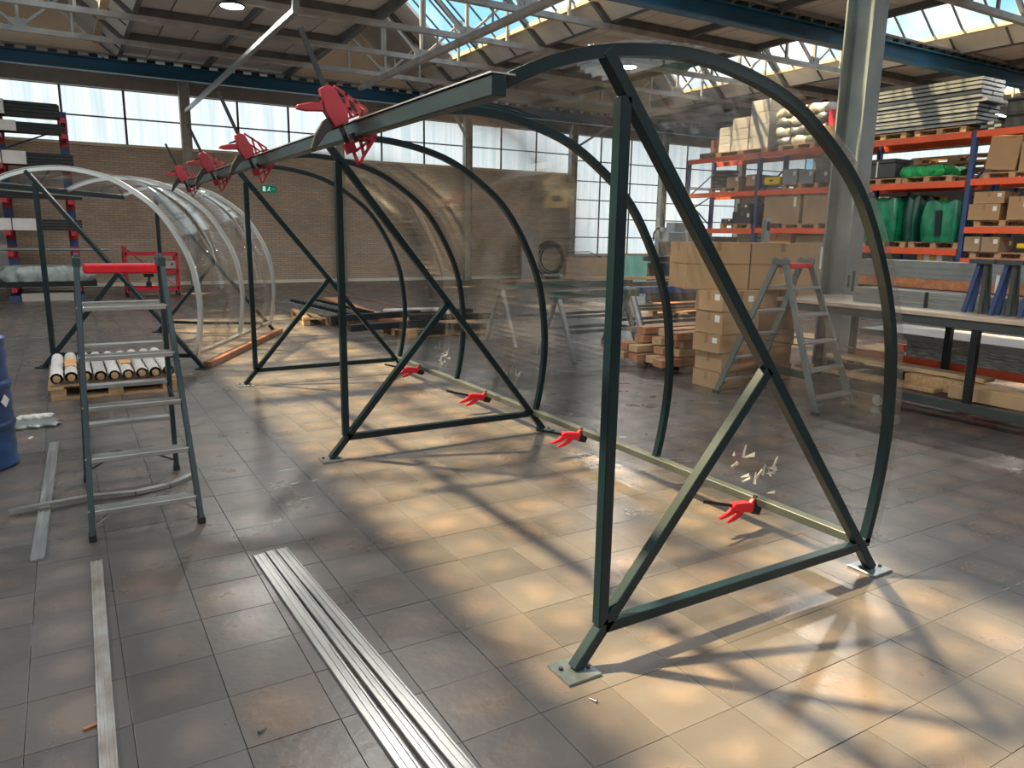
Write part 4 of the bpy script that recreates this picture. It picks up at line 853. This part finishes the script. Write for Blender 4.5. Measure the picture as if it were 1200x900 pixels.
for q in range(9): 
    o = MB().b2((-.3, -.06, 0), (.3, .06, .05)).build('loose_bracket', GREYP if q % 2 else BLKSTL); o.location = (RX+.45, 7.86+.015*(q % 3)+.125*(q//3), Z1+.002+.055*(q % 3)); tag(o, 'loose metal bracket beside the profile stack, %s pile, %s' % (['near', 'middle', 'far'][q//3], ['lowest', 'middle', 'uppermost'][q % 3]), 'bracket', 'loose brackets on the rack top')
for q in range(2): 
    r = thing('black_crate', ['black crate on the rack top at the photo edge, lower one', 'black crate on the rack top at the photo edge, upper one'][q], 'crate', (RX+.5, 7.33, Z1+.0+.27*q), 0, 'black crates on the rack top'); MB().b2((-.4, -.4, 0), (.4, .4, .23)).build('body', BLKSTL, r, .01); MB().b2((-.42, -.42, .23), (.42, .42, .265)).build('rim', BLKSTL, r)
# second level
rpal('wooden pallet on the second rack level, far end', 14.5, Z2); rpal('wooden pallet on the second rack level, second bay', 12.1, Z2)
r = thing('cable_drum', 'dark stacked cable drum at the far end of the second rack level', 'drum', (RX+.5, 14.9, Z2+.125))
for q in range(5): MB().cyl((0, 0, q*.1), (0, 0, q*.1+.06), .36-.02*(q % 2), 20).build('reel', GREYD, r)
z2 = Z2+.125
for i, (a, bb, h, lb, mm_) in enumerate(((13.98, 14.4, .26, 'low faded carton next to the cable drum', CARD2), (13.45, 13.75, .28, 'small pale carton before the yellow case', CARD2), (11.75, 12.15, .30, 'grey carton beyond the yellow case, near one', GREYP), (12.2, 12.6, .34, 'grey carton beyond the yellow case, far one', GREYM), (11.35, 11.7, .26, 'low grey carton near the column on the second level', GREYD))):
    put(a, bb, z2, 'box', lb, h, mm_)
r = thing('yellow_case', 'bright yellow case on the second rack level', 'case', (RX+.25, 12.95, z2)); MB().b2((-.2, -.24, 0), (.2, .24, .19)).build('body', YELLOW, r, .03); MB().b2((-.21, -.05, .08), (-.2, .05, .12)).build('latch', BLACK, r)
rpal('wooden pallet on the second rack level under the dark case', 10.1, Z2)
r = thing('equipment_case', 'dark grey equipment case on the second rack level beside the column', 'case', (RX+.4, 10.15, z2)); MB().b2((-.38, -.42, 0), (.38, .42, .30)).b2((-.34, -.38, .30), (.34, .38, .40)).build('body', GREYD, r, .02); MB().b2((-.39, -.03, .02), (-.38, .0, .34)).build('strap', PAPER, r)
o = wavy(.7, .82, .20, 31, 14, 14, 6, .12).build('green_net', GREENM); o.location = (RX+.38, 9.17, z2); tag(o, 'heap of bright green netting on the second rack level', 'netting')
rpal('wooden pallet on the second rack level under the green netting', 9.05, Z2)
for q in range(4): 
    o = again(PAL, 'spare wooden pallet in the pile behind the green netting, %s' % ['lowest', 'second from below', 'third from below', 'topmost'][q], (RX+1.55, 9.35-.04*q, Z2+.02+q*.15), math.pi/2, 'spare pallets piled in the racking', (1.5, .9, 1))
    
o = MB().b2((RX+1.1, 8.2, Z2-.06), (RX+2.1, 10.8, Z2+.015)).build('pile_shelf', FASC); tag(o, 'dark shelf under the pile of spare pallets', 'shelf')
for y in (8.3, 10.6): o = MB().b2((RX+2.0, y-.04, 0), (RX+2.08, y+.04, Z2-.06)).build('shelf_post', BLUE); tag(o, 'blue post behind the racking at the %s side of the pallet pile' % ('near' if y < 9 else 'far'), 'post')
rpal('wooden pallet on the second rack level, nearest bay', 7.45, Z2)
o = MB().box((0, 0, .32), (.5, .55, .62), Matrix.Rotation(.1, 3, 'X')).build('leaning_carton', CARD, None, .01); o.location = (RX+.35, 7.68, z2+.03); tag(o, 'large tilted brown carton on the second level of the nearest bay', 'box')
put(7.1, 7.36, z2, 'box', 'upright brown carton at the photo edge on the second level', .52, CARD)
# third level
rpal('wooden pallet on the third rack level, far end', 14.0, Z3); rpal('wooden pallet on the third rack level, second bay', 12.0, Z3)
z3 = Z3+.125; r = None
for i, (a, bb, h, z0, lb) in enumerate(((14.15, 14.5, .13, 0, 'far'), (13.5, 14.12, .30, 0, 'wide lower'), (13.62, 13.98, .20, .302, 'upper'))):
    put(a, bb, z3+z0, 'box', 'dark grey box in the stepped pile on the third level, %s one' % lb, h, GREYD)
put(11.0, 11.95, z3, 'box', 'large tan carton on the third level beside the column, near one', .70, CARD2); put(12.05, 13.1, z3, 'box', 'large tan carton on the third level beside the column, far one', .72, CARD2)
# lower levels: cartons on the floor
put(12.35, 13.2, 0, 'box', 'large orange cardboard box on the floor in the racking', 1.72, CARD3, .2, 1.0); put(11.3, 12.2, 0, 'box', 'large faded cardboard box on the floor in the racking', 1.68, CARD2, .2, 1.0)
put(14.0, 15.2, 0, 'box', 'dark grey box on the floor at the far end of the racking', 1.5, GREYD, .2, 1.0)
r = thing('steel_post_profile', 'upright white metal profile standing behind the cardboard boxes', 'profile', (10.6, 9.15, 0)); MB().b2((-.06, -.05, 0), (.06, .05, 1.95)).build('profile', LGY, r, .01); MB().b2((-.04, -.055, 1.75), (.04, -.05, 1.9)).build('slot', BLACK, r)
# green bags in the third bay
Z5 = 1.462
rpal('wooden pallet on the third bay lower level, under the big green bag', 9.85, Z5-.0); rpal('wooden pallet on the third bay lower level, under the wrapped green sack', 8.75, Z5)
z5 = Z5+.125
put(9.58, 10.34, z5, 'w', 'big shiny green plastic bag on the lower rack level', .92, GREENB, .0, .8, 41, 'bag', 'plastic_bag'); put(9.18, 9.44, z5, 'w', 'dark green plastic bag squeezed beside the big green one', .95, GREEND, .1, .9, 42, 'bag', 'plastic_bag')
o = put(8.34, 8.98, z5, 'w', 'film wrapped green sack with dark centre on the lower rack level', .84, GREENB, .0, .8, 43, 'bag', 'plastic_bag')
o = MB().prism([(-.07, .15), (.04, .12), (.07, .6), (-.05, .62)], lambda a, b, k: (RX-.075+k*.03, 8.64+a, z5+b)).build('dark_bundle', BLKSTL); tag(o, 'dark upright bundle strapped to the front of the green sack', 'bundle')
for i, (y, m_, lb) in enumerate(((10.08, YELLOW, 'yellow green bundle glimpsed above the big green bag'), (9.7, REDDARK, 'dark red folded bundle above the big green bag'), (9.2, REDDARK, 'dark red folded bundle above the dark green bag'), (8.85, YELLOW, 'yellow bundle glimpsed above the wrapped green sack'))):
    o = wavy(.3, .3, .28, 50+i).build('folded_bundle', m_); o.location = (RX+1.7, y+.9, 2.3); tag(o, lb, 'bundle')
o = MB().b2((RX+1.3, 9.4, 2.24), (RX+2.1, 11.3, 2.30)).build('rear_shelf', FASC); tag(o, 'dark rear shelf holding the coloured bundles', 'shelf')
for y in (9.5, 11.2): o = MB().b2((RX+1.66, y-.04, 0), (RX+1.74, y+.04, 2.24)).build('shelf_post', BLUE); tag(o, 'blue post under the rear shelf, %s end' % ('near' if y < 10 else 'far'), 'post')
# bottom: papers, red goods
for q in range(4): 
    o = MB().b2((-.1, -.06, 0), (.3, .06, .30+.03*(q % 2))).build('paper_folder', PAPER if q % 2 == 0 else CARD3); o.location = (RX+.2, 8.62+q*.13, 1.046); tag(o, 'upright paper folder under the wrapped green sack, number %s from the near side' % ['one', 'two', 'three', 'four'][q], 'folder', 'folders under the green sack')
for q, (y, z) in enumerate(((9.25, 1.046), (9.75, 1.046), (7.75, .936), (7.35, .936))):
    o = wavy(.5, .3, .16, 60+q).build('red_bundle', REDP); o.location = (RX+.4, y, z); tag(o, 'red bundle low in the racking, %s' % ['next to the folders', 'below the big green bag', 'under the nearest cartons', 'at the photo edge'][q], 'bundle')
o = MB().b2((RX, 8.25, 1.012), (RX+1.0, 10.7, 1.045)).build('shelf_board', FASC); tag(o, 'dark shelf board on the lowest beams of the third bay', 'shelf')
o = MB().b2((RX, 5.7, .902), (RX+1.0, 8.1, .935)).build('shelf_board', FASC); tag(o, 'dark shelf board low in the nearest bay', 'shelf')
# nearest bay cartons
rpal('wooden pallet on the third level of the nearest bay', 7.5, 1.89)
z6 = 1.89+.125
put(7.55, 8.12, z6, 'box', 'lower brown carton on the third level of the nearest bay', .30, CARD, .0, .5); put(7.50, 8.05, z6+.302, 'box', 'upper brown carton on the third level of the nearest bay', .22, CARD, .0, .5)
put(7.05, 7.42, z6, 'box', 'brown carton at the photo edge on the third level', .42, CARD, .0, .5)
rpal('wooden pallet on the lowest beams of the nearest bay', 7.5, 1.30-.06+.06)
z7 = 1.30+.125
put(7.82, 8.12, z7, 'box', 'low brown carton, far one of the pair on the lowest beams', .28, CARD2, .0, .5); put(7.48, 7.80, z7, 'box', 'low brown carton, near one of the pair on the lowest beams', .28, CARD2, .0, .5)
r = thing('yellow_tool', 'yellow and black tool at the photo edge on the lowest beams', 'tool', (RX+.2, 7.12, z7)); MB().b2((-.1, -.14, .0), (.1, .14, .07)).build('base', BLACK, r); MB().b2((-.08, -.12, .07), (.08, .12, .17)).build('housing', YELLOW, r, .02)
